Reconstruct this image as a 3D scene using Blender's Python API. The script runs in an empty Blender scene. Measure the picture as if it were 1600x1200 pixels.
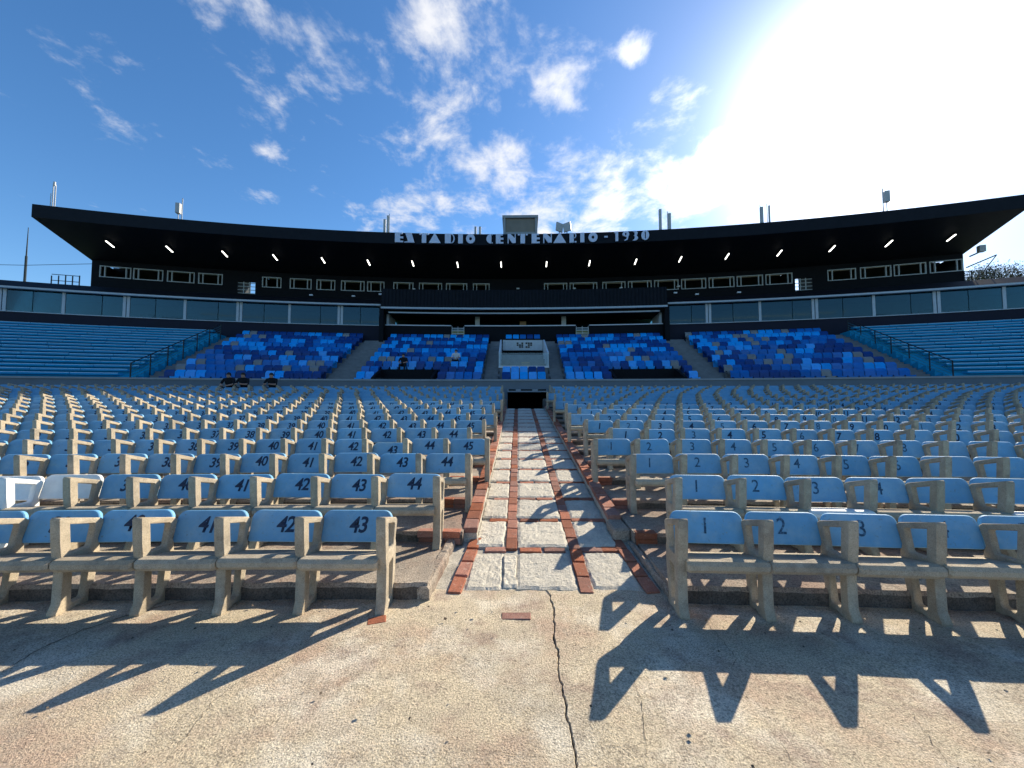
import bpy, bmesh, math, random
from mathutils import Vector, Matrix, noise
random.seed(7)
R_ = math.radians
scene = bpy.context.scene
col = scene.collection

# ------------------------------------------------------------------ camera
cam = bpy.data.objects.new('camera', bpy.data.cameras.new('camera')); col.objects.link(cam)
cam.data.sensor_width = 36; cam.data.lens = 13.5; cam.data.clip_end = 5000; cam.data.clip_start = .05
cam.location = (0, 0, 1.48); cam.rotation_euler = (R_(90 + 2.862), 0, 0)
scene.camera = cam

# ------------------------------------------------------------------ sky and sun
SUN = Vector((.94, 1.0, .79)).normalized()
ELEV = math.asin(SUN.z); AZ = math.atan2(SUN.x, SUN.y)
world = bpy.data.worlds.new('World'); scene.world = world; world.use_nodes = True
def build_world():
    nt = world.node_tree; N = nt.nodes; L = nt.links; N.clear()
    out = N.new('ShaderNodeOutputWorld'); bg = N.new('ShaderNodeBackground'); bg.inputs[1].default_value = .11
    L.new(bg.outputs[0], out.inputs[0])
    sky = N.new('ShaderNodeTexSky'); sky.sky_type = 'NISHITA'; sky.sun_disc = False
    sky.sun_elevation = ELEV; sky.sun_rotation = AZ
    sky.air_density = 1.0; sky.dust_density = .35; sky.ozone_density = 4.3; sky.altitude = 0
    tc = N.new('ShaderNodeTexCoord')
    def vm(op, a, b=None):
        n = N.new('ShaderNodeVectorMath'); n.operation = op
        for i, v in enumerate((a, b)):
            if v is None: continue
            if hasattr(v, 'links'): L.new(v, n.inputs[i])
            else: n.inputs[i].default_value = v
        return n
    def mt(op, a, b=None, c=None, clamp=False):
        n = N.new('ShaderNodeMath'); n.operation = op; n.use_clamp = clamp
        for i, v in enumerate((a, b, c)):
            if v is None: continue
            if hasattr(v, 'links'): L.new(v, n.inputs[i])
            else: n.inputs[i].default_value = v
        return n.outputs[0]
    d = vm('NORMALIZE', tc.outputs['Generated']).outputs[0]
    sp = N.new('ShaderNodeSeparateXYZ'); L.new(d, sp.inputs[0])
    zz = mt('ADD', mt('MAXIMUM', sp.outputs[2], 0.0), .12)
    cx = mt('DIVIDE', sp.outputs[0], zz); cy = mt('DIVIDE', sp.outputs[1], zz)
    cb = N.new('ShaderNodeCombineXYZ'); L.new(cx, cb.inputs[0]); L.new(cy, cb.inputs[1])
    def nz(scale, detail, rough, dist=0, off=(0, 0, 0), sc=(1, 1, 1)):
        mp = N.new('ShaderNodeMapping'); L.new(cb.outputs[0], mp.inputs[0])
        mp.inputs['Location'].default_value = off; mp.inputs['Scale'].default_value = sc
        n = N.new('ShaderNodeTexNoise'); L.new(mp.outputs[0], n.inputs['Vector'])
        n.inputs['Scale'].default_value = scale; n.inputs['Detail'].default_value = detail
        n.inputs['Roughness'].default_value = rough; n.inputs['Distortion'].default_value = dist
        return n.outputs[0]
    n1 = nz(4.6, 10, .62, .35, (3.1, 1.7, 0), (1.0, .75, 1)); n2 = nz(9.0, 8, .62, .2, (7.7, 4.2, 0))
    # where the cloud banks stand in the sky: bearing (right of +Y), elevation, width, strength
    banks = [(-10.8, 37.4, 7, 0.25), (-3.0, 40.3, 4, 0.25), (-15.5, 36.8, 4, 0.2), (-2.0, 33.1, 5, 0.25), (7.8, 32.2, 3, 0.25), (7.9, 41.3, 4, 0.27), (23.3, 34.2, 4, 0.27), (18.3, 42.6, 1.5, 0.25), (-15.4, 32.9, 5, 0.2), (-14.4, 27.9, 6, 0.22), (-7.8, 26.1, 6, 0.25), (4.9, 26.2, 5, 0.25), (14.4, 27.1, 6, 0.28), (24.0, 28.0, 6, 0.3), (18.9, 30.3, 4, 0.22), (-31.4, 38.2, 6, 0.17), (-24.3, 38.3, 4, 0.17), (-39.5, 39.5, 5, 0.13), (-49.0, 32.1, 6, 0.11), (-49.3, 30.0, 4, 0.11), (-44.6, 28.4, 6, 0.1), (-39.6, 29.1, 5, 0.12), (-33.8, 28.5, 5, 0.13), (-27.2, 29.1, 5, 0.16), (-13.8, 46.5, 6, 0.2), (-4.0, 47.6, 5, 0.2), (3.0, 44.8, 3, 0.2), (3.9, 29.4, 3, 0.2), (-22.3, 25.3, 4, 0.15), (15.4, 34.6, 2, 0.18)]
    tot = None
    for az, el, w, s in banks:
        v = (math.sin(R_(az)) * math.cos(R_(el)), math.cos(R_(az)) * math.cos(R_(el)), math.sin(R_(el)))
        dp = vm('DOT_PRODUCT', d, v).outputs['Value']
        k = 1 / (R_(w) ** 2)
        e = mt('MULTIPLY', mt('EXPONENT', mt('MULTIPLY', mt('SUBTRACT', dp, 1.0), k)), s)
        tot = e if tot is None else mt('MAXIMUM', tot, e)
    f = mt('ADD', mt('ADD', mt('MULTIPLY', n1, .62), mt('MULTIPLY', n2, .38)), tot)
    mr = N.new('ShaderNodeMapRange'); mr.interpolation_type = 'SMOOTHSTEP'; L.new(f, mr.inputs[0])
    mr.inputs[1].default_value = .645; mr.inputs[2].default_value = .86; mr.inputs[3].default_value = 0; mr.inputs[4].default_value = .92
    sd = vm('DOT_PRODUCT', d, tuple(SUN)).outputs['Value']
    # forward scattering: clouds and thin haze shine towards the sun
    glow = mt('MULTIPLY', mt('EXPONENT', mt('MULTIPLY', mt('SUBTRACT', sd, 1.0), 16.0)), 6.0)
    core = mt('MULTIPLY', mt('EXPONENT', mt('MULTIPLY', mt('SUBTRACT', sd, 1.0), 95.0)), 13.0)
    cl = mt('ADD', glow, 5.2)
    cc = N.new('ShaderNodeCombineXYZ'); L.new(cl, cc.inputs[0]); L.new(cl, cc.inputs[1]); L.new(mt('MULTIPLY', cl, 1.02), cc.inputs[2])
    mx = N.new('ShaderNodeMix'); mx.data_type = 'RGBA'; L.new(mr.outputs[0], mx.inputs[0])
    hs = N.new('ShaderNodeHueSaturation'); hs.inputs['Saturation'].default_value = 1.17; L.new(sky.outputs[0], hs.inputs['Color'])
    L.new(hs.outputs[0], mx.inputs[6]); L.new(cc.outputs[0], mx.inputs[7])
    ha = N.new('ShaderNodeCombineXYZ')
    for i in range(3): L.new(mt('MULTIPLY', core, (.97, 1.0, 1.0)[i]), ha.inputs[i])
    ad = vm('ADD', mx.outputs[2], ha.outputs[0])
    L.new(ad.outputs[0], bg.inputs[0])
build_world()
sun = bpy.data.objects.new('sun', bpy.data.lights.new('sun', 'SUN')); col.objects.link(sun)
sun.data.energy = 5.0; sun.data.angle = R_(.55); sun.data.color = (1, .90, .72)
sun.rotation_euler = SUN.to_track_quat('Z', 'Y').to_euler()
scene.view_settings.view_transform = 'Standard'; scene.view_settings.look = 'None'
scene.view_settings.exposure = .82; scene.view_settings.gamma = 1

# ------------------------------------------------------------------ helpers
def tag(o, label=None, cat=None, group=None, kind=None):
    if label: o['label'] = label
    if cat: o['category'] = cat
    if group: o['group'] = group
    if kind: o['kind'] = kind
    return o
def empty(name, loc=(0, 0, 0), rz=0):
    o = bpy.data.objects.new(name, None); col.objects.link(o); o.location = loc; o.rotation_euler = (0, 0, rz)
    o.empty_display_size = .1
    return o
def link(name, me, parent=None, mats=None):
    o = bpy.data.objects.new(name, me); col.objects.link(o); o.parent = parent
    return o
class MB:
    def __init__(s): s.v = []; s.f = []; s.m = []
    def add(s, vs, fs, m=0):
        b = len(s.v); s.v += [tuple(p) for p in vs]; s.f += [tuple(i + b for i in q) for q in fs]; s.m += [m] * len(fs)
    def box(s, x0, x1, y0, y1, z0, z1, m=0, M=None):
        p = [(x, y, z) for z in (z0, z1) for y in (y0, y1) for x in (x0, x1)]
        if M is not None: p = [M @ Vector(q) for q in p]
        s.add(p, [(0, 2, 3, 1), (4, 5, 7, 6), (0, 1, 5, 4), (2, 6, 7, 3), (0, 4, 6, 2), (1, 3, 7, 5)], m)
    def ring(s, prof, a0, a1, n=None, m=0):          # profile of (radius, height) swept round the stadium's centre
        n = n or max(1, int(abs(a1 - a0) / 1.2 + .5)); k = len(prof); vs = []; fs = []
        for i in range(n + 1):
            a = a0 + (a1 - a0) * i / n
            vs += [pol(a, r, z) for r, z in prof]
        for i in range(n):
            for j in range(k):
                fs.append((i * k + j, i * k + (j + 1) % k, (i + 1) * k + (j + 1) % k, (i + 1) * k + j))
        fs.append(tuple(range(k))); fs.append(tuple(n * k + j for j in reversed(range(k))))
        s.add(vs, fs, m)
    def rbox(s, r0, r1, z0, z1, a0, a1, m=0, n=None): s.ring([(r0, z0), (r1, z0), (r1, z1), (r0, z1)], a0, a1, n, m)
    def tube(s, p, q, r0, r1=None, n=6, m=0):
        p, q = Vector(p), Vector(q); r1 = r0 if r1 is None else r1
        d = (q - p).normalized(); a = d.orthogonal().normalized(); b = d.cross(a); vs = []
        for c, r in ((p, r0), (q, r1)):
            for i in range(n):
                t = 2 * math.pi * i / n; vs.append(c + (a * math.cos(t) + b * math.sin(t)) * r)
        fs = [(i, (i + 1) % n, n + (i + 1) % n, n + i) for i in range(n)] + [tuple(reversed(range(n))), tuple(range(n, 2 * n))]
        s.add(vs, fs, m)
    def mesh(s, name, mats, smooth=False, recalc=True, bevel=0):
        me = bpy.data.meshes.new(name); me.from_pydata(s.v, [], s.f)
        for m in mats: me.materials.append(m)
        me.polygons.foreach_set('material_index', s.m)
        if recalc or bevel:
            bm = bmesh.new(); bm.from_mesh(me)
            if bevel: bmesh.ops.bevel(bm, geom=bm.edges[:], offset=bevel, segments=1, affect='EDGES', clamp_overlap=True)
            if recalc: bmesh.ops.recalc_face_normals(bm, faces=bm.faces[:])
            bm.to_mesh(me); bm.free()
        if smooth: me.polygons.foreach_set('use_smooth', [True] * len(me.polygons))
        me.update(); return me
    def build(s, name, mats, parent=None, smooth=False, recalc=True, bevel=0):
        if not isinstance(mats, (list, tuple)): mats = [mats]
        return link(name, s.mesh(name, mats, smooth, recalc, bevel), parent)
CX, CY = -1.4, -70.0                                   # centre of the stand's curve, far behind on the field
def pol(a, r, z): return (CX + r * math.sin(R_(a)), CY + r * math.cos(R_(a)), z)
def ang_of_x(x, r): return math.degrees(math.asin((x - CX) / r))
def curve_mesh(name, loops, depth, bevel, mats, perm):
    cu = bpy.data.curves.new(name, 'CURVE'); cu.dimensions = '2D'; cu.fill_mode = 'BOTH'
    cu.extrude = max(depth / 2 - bevel, 0); cu.bevel_depth = bevel; cu.offset = 0; cu.bevel_resolution = 0
    for lp in loops:
        sp = cu.splines.new('POLY'); sp.points.add(len(lp) - 1); sp.use_cyclic_u = True
        for p, q in zip(sp.points, lp): p.co = (q[0], q[1], 0, 1)
    ob = bpy.data.objects.new(name, cu); col.objects.link(ob)
    me = bpy.data.meshes.new_from_object(ob.evaluated_get(bpy.context.evaluated_depsgraph_get()))
    bpy.data.objects.remove(ob); bpy.data.curves.remove(cu)
    for v in me.vertices: v.co = perm(v.co)
    me.materials.clear()
    for m in mats: me.materials.append(m)
    me.polygons.foreach_set('material_index', [0] * len(me.polygons)); me.name = name
    return me
YZ = lambda c: Vector((c.z, c.x, c.y))
XZ = lambda c: Vector((c.x, -c.z, c.y))
ORD = ['front', 'second', 'third', 'fourth', 'fifth', 'sixth', 'seventh', 'eighth', 'ninth', 'tenth', 'eleventh', 'twelfth', 'thirteenth',
       'fourteenth', 'fifteenth', 'sixteenth', 'seventeenth', 'eighteenth', 'nineteenth', 'twentieth', 'twenty-first', 'twenty-second', 'twenty-third',
       'twenty-fourth', 'twenty-fifth', 'twenty-sixth', 'twenty-seventh', 'twenty-eighth', 'twenty-ninth', 'thirtieth', 'thirty-first', 'thirty-second']
NTH = ['first'] + ORD[1:]

# ------------------------------------------------------------------ materials
def mat(name, c, rough=.8, var=.18, scale=6, bump=0, bscale=60, metal=0, rnd=0, spec=.3, dirt=None, speck=None, cracks=None, patches=None, detail=6):
    m = bpy.data.materials.new(name); m.use_nodes = True; nt = m.node_tree; N = nt.nodes; L = nt.links
    b = N['Principled BSDF']; b.inputs['Roughness'].default_value = rough; b.inputs['Metallic'].default_value = metal
    b.inputs['Specular IOR Level'].default_value = spec
    tc = N.new('ShaderNodeTexCoord'); oi = N.new('ShaderNodeObjectInfo')
    va = N.new('ShaderNodeVectorMath'); va.operation = 'ADD'; L.new(tc.outputs['Object'], va.inputs[0]); L.new(oi.outputs['Location'], va.inputs[1])
    vec = va.outputs[0]
    def noise_(sc, det=6, ro=.6):
        n = N.new('ShaderNodeTexNoise'); L.new(vec, n.inputs['Vector']); n.inputs['Scale'].default_value = sc
        n.inputs['Detail'].default_value = det; n.inputs['Roughness'].default_value = ro; return n.outputs[0]
    def ramp(src, a, bb):
        r = N.new('ShaderNodeMapRange'); L.new(src, r.inputs[0]); r.inputs[1].default_value = a; r.inputs[2].default_value = bb; return r.outputs[0]
    def mix(fac, a, bb, mode='MIX'):
        x = N.new('ShaderNodeMix'); x.data_type = 'RGBA'; x.blend_type = mode
        for i, v in ((0, fac), (6, a), (7, bb)):
            if hasattr(v, 'links'): L.new(v, x.inputs[i])
            elif i == 0: x.inputs[0].default_value = v
            else: x.inputs[i].default_value = (*v, 1)
        return x.outputs[2]
    lo = tuple(v * (1 - var) for v in c); hi = tuple(min(1, v * (1 + var)) for v in c)
    colr = mix(ramp(noise_(scale, detail), .3, .7), lo, hi)
    for (pc, psc, t0, t1, amt) in (patches or []):
        f = ramp(noise_(psc, 5, .65), t0, t1)
        mm = N.new('ShaderNodeMath'); mm.operation = 'MULTIPLY'; L.new(f, mm.inputs[0]); mm.inputs[1].default_value = amt
        colr = mix(mm.outputs[0], colr, pc)
    hgt = None
    if speck:
        sc, amt = speck
        s = noise_(sc, 3, .75); colr = mix(1.0, colr, mix(ramp(s, .33, .58), (1 - amt,) * 3, (1 + amt * .35,) * 3), 'MULTIPLY')
        s2 = noise_(sc * .32, 4, .7); colr = mix(1.0, colr, mix(ramp(s2, .30, .45), (1 - amt * .8,) * 3, (1,) * 3), 'MULTIPLY')
        hgt = s
    if cracks:
        vo = N.new('ShaderNodeTexVoronoi'); vo.feature = 'DISTANCE_TO_EDGE'; vo.inputs['Scale'].default_value = cracks
        nd = N.new('ShaderNodeTexNoise'); nd.inputs['Scale'].default_value = 2.2; nd.inputs['Detail'].default_value = 7; L.new(vec, nd.inputs['Vector'])
        ms = N.new('ShaderNodeVectorMath'); ms.operation = 'SCALE'; L.new(nd.outputs[1], ms.inputs[0]); ms.inputs[3].default_value = .55
        aa = N.new('ShaderNodeVectorMath'); L.new(vec, aa.inputs[0]); L.new(ms.outputs[0], aa.inputs[1]); L.new(aa.outputs[0], vo.inputs['Vector'])
        f1 = ramp(vo.outputs[0], .0005, .0026)
        g = ramp(noise_(.9, 2), .45, .56)
        mxx = N.new('ShaderNodeMath'); mxx.operation = 'MAXIMUM'; L.new(f1, mxx.inputs[0]); L.new(g, mxx.inputs[1])
        colr = mix(mxx.outputs[0], (.14, .115, .09), colr)
    if dirt:
        dc, dsc, t0, t1 = dirt; colr = mix(ramp(noise_(dsc, 8, .7), t0, t1), colr, dc)
    if rnd:
        hs = N.new('ShaderNodeHueSaturation'); L.new(colr, hs.inputs['Color'])
        mr = N.new('ShaderNodeMapRange'); L.new(oi.outputs['Random'], mr.inputs[0]); mr.inputs[3].default_value = 1 - rnd; mr.inputs[4].default_value = 1 + rnd
        L.new(mr.outputs[0], hs.inputs['Value'])
        m2 = N.new('ShaderNodeMath'); m2.operation = 'FRACT'; m3 = N.new('ShaderNodeMath'); m3.operation = 'MULTIPLY'
        L.new(oi.outputs['Random'], m3.inputs[0]); m3.inputs[1].default_value = 17.3; L.new(m3.outputs[0], m2.inputs[0])
        mr2 = N.new('ShaderNodeMapRange'); L.new(m2.outputs[0], mr2.inputs[0]); mr2.inputs[3].default_value = 1 - rnd * .8; mr2.inputs[4].default_value = 1 + rnd * .5
        L.new(mr2.outputs[0], hs.inputs['Saturation']); colr = hs.outputs[0]
    L.new(colr, b.inputs['Base Color'])
    if bump:
        bp = N.new('ShaderNodeBump'); bp.inputs['Strength'].default_value = bump; bp.inputs['Distance'].default_value = .014
        L.new(hgt if (hgt is not None and not bscale) else noise_(bscale, 5, .7), bp.inputs['Height']); L.new(bp.outputs[0], b.inputs['Normal'])
    return m
def glass(name, tint, refl=1.9, trans=(.5, .6, .62)):
    m = bpy.data.materials.new(name); m.use_nodes = True; N = m.node_tree.nodes; L = m.node_tree.links; N.clear()
    o = N.new('ShaderNodeOutputMaterial'); mx = N.new('ShaderNodeMixShader'); t = N.new('ShaderNodeBsdfTransparent'); g = N.new('ShaderNodeBsdfGlossy')
    fr = N.new('ShaderNodeFresnel'); fr.inputs[0].default_value = refl; t.inputs[0].default_value = (*trans, 1); g.inputs[0].default_value = (*tint, 1); g.inputs[1].default_value = .04
    L.new(fr.outputs[0], mx.inputs[0]); L.new(t.outputs[0], mx.inputs[1]); L.new(g.outputs[0], mx.inputs[2]); L.new(mx.outputs[0], o.inputs[0]); return m
def emit(name, c, s):
    m = bpy.data.materials.new(name); m.use_nodes = True; b = m.node_tree.nodes['Principled BSDF']
    b.inputs['Base Color'].default_value = (*c, 1); b.inputs['Emission Color'].default_value = (*c, 1); b.inputs['Emission Strength'].default_value = s; return m
M = {}
M['chair'] = mat('chair_concrete', (.465, .385, .28), .9, .12, 9, .5, 170, rnd=.09, speck=(190, .33), patches=[((.24, .21, .17), 4.0, .47, .66, .6), ((.56, .49, .38), 11, .52, .68, .5)], dirt=((.12, .10, .085), 60, .66, .72))
M['chair_white'] = mat('chair_white_paint', (.80, .80, .78), .7, .06, 14, .25, 140, dirt=((.42, .38, .32), 16, .66, .78))
M['blue'] = mat('chair_blue_paint', (.165, .40, .63), .62, .10, 7, .12, 60, rnd=.10, spec=.35, dirt=((.17, .22, .25), 34, .60, .72), patches=[((.31, .50, .63), 6, .47, .66, .6), ((.12, .30, .48), 3.5, .48, .66, .65), ((.30, .36, .38), 70, .60, .70, .6)])
M['num'] = mat('number_paint', (.012, .030, .075), .6, .3, 60, dirt=((.10, .24, .40), 70, .60, .74))
M['num_faded'] = mat('number_paint_faded', (.03, .085, .16), .6, .35, 60, dirt=((.13, .32, .52), 60, .52, .68))
M['apron'] = mat('apron_concrete', (.60, .50, .355), .93, .10, 1.3, .8, 95, speck=(110, .6),
                 patches=[((.46, .30, .22), 1.1, .47, .62, .65), ((.33, .295, .245), .75, .49, .65, .6), ((.74, .67, .55), 1.6, .49, .62, .65), ((.40, .33, .25), 8, .50, .64, .5), ((.30, .20, .16), 2.7, .54, .66, .55)], dirt=((.10, .08, .065), 42, .625, .68))
M['crack'] = mat('crack_dirt', (.055, .045, .036), .95, .4, 30)
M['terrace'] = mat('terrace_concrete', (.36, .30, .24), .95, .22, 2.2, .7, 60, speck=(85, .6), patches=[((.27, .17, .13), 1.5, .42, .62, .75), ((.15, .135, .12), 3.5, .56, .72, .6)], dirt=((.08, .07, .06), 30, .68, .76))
M['riser'] = mat('shaded_stained_riser', (.115, .095, .08), .95, .35, 4, .8, 50, speck=(80, .5), patches=[((.24, .20, .165), 3, .5, .7, .6)])  # shade of the riser faces painted into the colour, along with dirt stains
M['bed'] = mat('mortar_bed', (.47, .43, .36), .95, .25, 7, .6, 50, speck=(80, .4), patches=[((.20, .22, .13), 2.6, .6, .8, .45)])
M['granite'] = mat('granite', (.60, .545, .45), .9, .12, 9, 1.0, 42, rnd=.08, speck=(120, .34), patches=[((.40, .37, .32), 7, .5, .72, .6)])
M['brick'] = mat('red_brick', (.34, .125, .075), .9, .22, 14, .5, 90, rnd=.30, speck=(120, .35), patches=[((.20, .085, .06), 7, .5, .66, .6)], dirt=((.42, .33, .26), 24, .58, .72))
M['wall'] = mat('grey_paint_wall', (.155, .185, .215), .8, .08, 1.5, .1, 40)
M['step'] = mat('grey_steps', (.20, .205, .21), .85, .15, 3, .2, 40)
M['coping'] = mat('coping_concrete', (.30, .32, .34), .8, .1, 3)
M['dark'] = mat('black_paint', (.005, .006, .009), .7, .2, 3, spec=.15)
M['navy'] = mat('navy_paint', (.006, .007, .020), .7, .15, 2)
M['roofm'] = mat('dark_roof_metal', (.008, .0095, .014), .6, .2, 3, spec=.15)
M['soffit'] = mat('soffit_sheet', (.016, .018, .024), .5, .2, 3, spec=.25)
M['silver'] = mat('silver_metal', (.55, .57, .58), .45, .1, 8, metal=.4)
M['lightgrey'] = mat('light_grey_paint', (.46, .50, .52), .6, .08, 6)
M['offwhite'] = mat('offwhite_paint', (.66, .68, .70), .6, .06, 6)
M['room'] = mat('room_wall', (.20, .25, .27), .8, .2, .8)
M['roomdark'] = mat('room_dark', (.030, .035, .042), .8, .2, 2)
M['glass'] = glass('window_glass', (.46, .66, .72), 1.72, (.32, .48, .50))
M['clear'] = glass('clear_glass', (.9, .95, 1), 1.5, (.80, .86, .88))
M['sign'] = mat('sign_letter_paint', (.60, .66, .82), .5, .05, 5)
M['s0'] = mat('seat_navy_blue', (.003, .050, .22), .5, .06, 5, rnd=.12, spec=.2)
M['s1'] = mat('seat_mid_blue', (.004, .145, .46), .5, .06, 5, rnd=.12, spec=.2)
M['s2'] = mat('seat_light_blue', (.022, .35, .82), .5, .06, 5, rnd=.10, spec=.2)
M['s3'] = mat('seat_grey', (.21, .21, .21), .5, .06, 5, rnd=.10, spec=.5)
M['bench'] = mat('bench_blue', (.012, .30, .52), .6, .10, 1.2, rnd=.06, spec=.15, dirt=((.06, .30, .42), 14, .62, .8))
M['benchtop'] = mat('bench_lit_worn_edge', (.40, .62, .72), .6, .12, 4)  # paler top and edge: wear, with the sky light they catch painted in
M['rail'] = mat('rail_dark', (.020, .030, .034), .5, .1, 5)
M['railglass'] = mat('rail_mesh_teal', (.03, .22, .26), .5, .1, 5)
M['lamp'] = emit('lamp_tube', (1, .97, .88), 2.5)
M['lampw'] = emit('room_lamp', (1, .85, .5), 3)
M['antenna'] = mat('antenna_grey', (.45, .46, .46), .5, .1, 6)
M['cabin'] = mat('cabin_panel', (.22, .20, .17), .8, .1, 2)
M['grass'] = mat('field_grass', (.06, .11, .035), .95, .3, .5)
M['skin'] = mat('skin', (.42, .24, .17), .6, .05, 10); M['hair'] = mat('hair', (.015, .012, .010), .6, .2, 40)
M['cloth'] = mat('black_cloth', (.010, .010, .013), .9, .2, 20); M['clothw'] = mat('white_cloth', (.6, .6, .62), .9, .1, 20)
M['bark'] = mat('bark', (.10, .075, .055), .9, .25, 8); M['leaf'] = mat('sparse_leaf', (.10, .085, .04), .8, .3, 8)
M['wood'] = mat('tan_wood', (.42, .30, .19), .7, .15, 10)
M['sheet'] = mat('corrugated_sheet', (.55, .62, .64), .5, .12, 5)

# ------------------------------------------------------------------ setting: ground, apron, aisle, terraces
mb = MB(); S = 3000
mb.add([(-S, -S, -1.2), (S, -S, -1.2), (S, S, -1.2), (-S, S, -1.2)], [(0, 1, 2, 3)])
tag(mb.build('ground', M['grass']), kind='structure')

JY0, JY1 = -1.6, 3.35
def joint_x(y): return .265 + .012 * math.sin(y * 5.1) + .030 * noise.noise(Vector((0, y * 3.3, 2))) + .016 * noise.noise(Vector((4, y * 15, 2))) + .008 * noise.noise(Vector((4, y * 47, 5))) + .02 * (y - 2)
def apron_slab(name, xo, side):
    mb = MB(); nu, nv = 80, 300
    for i in range(nu + 1):
        t = (i / nu) ** 1.7
        for j in range(nv + 1):
            y = JY0 + (JY1 - JY0) * j / nv
            x = joint_x(y) + side * (.0012 + .016 * max(0, noise.noise(Vector((side, y * 7, 7)))) + .006 * max(0, noise.noise(Vector((side, y * 38, 3))))) + t * (xo - joint_x(y))
            z = .010 * noise.noise(Vector((x * .9, y * .9, side))) + .004 * noise.noise(Vector((x * 5, y * 5, 3))) - (.008 * (1 + noise.noise(Vector((side, y * 21, 1)))) if i == 0 else 0) + (.003 if side > 0 else 0)
            mb.v.append((x, y, z))
    k = nv + 1
    for i in range(nu):
        for j in range(nv):
            a = i * k + j; q = (a, a + k, a + k + 1, a + 1); mb.f.append(q if side > 0 else q[::-1]); mb.m.append(0)
    b = len(mb.v)
    for j in range(nv + 1): x, y, z = mb.v[j]; mb.v.append((x, y, -.10))
    for j in range(nv): q = (j, j + 1, b + j + 1, b + j); mb.f.append(q if side > 0 else q[::-1]); mb.m.append(0)
    o = mb.build(name, M['apron'], smooth=False, recalc=False)
    return tag(o, kind='structure')
apron_slab('apron_left', -7.5, -1); apron_slab('apron_right', 7.5, 1)
mb = MB(); mb.box(-7.5, 7.5, JY0 - .05, JY1, -1.2, -.028); tag(mb.build('apron_bed', M['bed']), kind='structure')

P, D0, R0, SEATW = .875, 2.757, 72.757, .565
NR = 17
ZK = [0, .12] + [.12 + .0972 * k for k in range(1, 30)]
ASH = lambda y: .016 * (y - 3.2)                        # the aisle drifts a little to the right as it climbs
AZf = lambda y: .112 * (y - 3.04)
AY0, AY1 = 3.04, 14.4
mb = MB(); nb = 48
for i in range(nb):
    y0 = AY0 - .12 + (AY1 - AY0 + .12) * i / nb; y1 = AY0 - .12 + (AY1 - AY0 + .12) * (i + 1) / nb
    for x0, x1 in ((-.64, -.2), (-.2, .3), (.3, .8), (.8, 1.22)):
        mb.add([(x0 + ASH(y0), y0, AZf(y0) - .012), (x1 + ASH(y0), y0, AZf(y0) - .012), (x1 + ASH(y1), y1, AZf(y1) - .012), (x0 + ASH(y1), y1, AZf(y1) - .012)], [(0, 1, 2, 3)])
mb.add([(-.64 + ASH(AY1), AY1, AZf(AY1) - .012), (1.22 + ASH(AY1), AY1, AZf(AY1) - .012), (1.22 + ASH(AY1), AY1, -1), (-.64 + ASH(AY1), AY1, -1)], [(0, 1, 2, 3)])
aisle = tag(mb.build('aisle', M['bed'], recalc=False), kind='structure')

def stone_mesh(w, l, seed):
    mb = MB(); n, m_ = 16, 18; off = Vector((seed * 7.3, seed * 3.1, 0)); ring = []
    for i in range(n + 1):
        for j in range(m_ + 1):
            u, v = i / n - .5, j / m_ - .5; x, y = u * w, v * l
            e = min(.5 - abs(u), (.5 - abs(v)) * l / w) * w
            x += .016 * noise.noise(Vector((x * 9, y * 9, 0)) + off); y += .016 * noise.noise(Vector((x * 9, y * 9, 5)) + off)
            z = .010 + .005 * noise.noise(Vector((x * 7, y * 7, 9)) + off) + .007 * noise.noise(Vector((x * 34, y * 34, 9)) + off) - (.012 if e < 1e-6 else 0)
            mb.v.append((x, y, z))
    k = m_ + 1
    for i in range(n):
        for j in range(m_): a = i * k + j; mb.f.append((a, a + k, a + k + 1, a + 1)); mb.m.append(0)
    bd = [i * k for i in range(n + 1)] + [n * k + j for j in range(1, k)] + [i * k + m_ for i in range(n - 1, -1, -1)] + [j for j in range(m_ - 1, 0, -1)]
    b = len(mb.v)
    for i in bd: x, y, z = mb.v[i]; mb.v.append((x, y, -.09))
    for i in range(len(bd)): q = (i + 1) % len(bd); mb.f.append((bd[i], b + i, b + q, bd[q])); mb.m.append(0)
    return mb.mesh('stone_slab', [M['granite']], smooth=False, recalc=True)
def brick_mesh(sx, sy, sz, seed):
    mb = MB(); rr = random.Random(seed); p = []
    for z in (-sz, 0):
        for y in (-sy / 2, sy / 2):
            for x in (-sx / 2, sx / 2): p.append((x + rr.uniform(-.003, .003), y + rr.uniform(-.004, .004), z + (rr.uniform(-.003, .003) if z == 0 else 0)))
    mb.add(p, [(0, 2, 3, 1), (4, 5, 7, 6), (0, 1, 5, 4), (2, 6, 7, 3), (0, 4, 6, 2), (1, 3, 7, 5)])
    return mb.mesh('brick', [M['brick']], bevel=.005)
BL = [brick_mesh(.108, .212, .06, i) for i in range(5)]    # along the aisle
BC = [brick_mesh(.205, .085, .06, 10 + i) for i in range(5)]  # across the aisle
BN = [brick_mesh(.125, .085, .06, 20 + i) for i in range(3)]
BR = [brick_mesh(.205, .10, .062, 30 + i) for i in range(3)]
def piece(name, me, loc, parent, rz=0, rx=0):
    o = link(name, me, parent); o.location = loc; o.rotation_euler = (rx, 0, rz); return o
rnd = random.Random(3); J = lambda s: rnd.uniform(-s, s)
cols3 = [(-.225, .285), (.288, .495), (.835, .38)]
SL = {(c, s): stone_mesh(w, .595, c * 5 + s) for c, (_, w) in enumerate(cols3) for s in range(4)}
PIT = (AY1 - AY0) / 17
SLOPE = math.atan(.112); SR = math.atan(.10); AR = -math.atan(.016)
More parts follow.
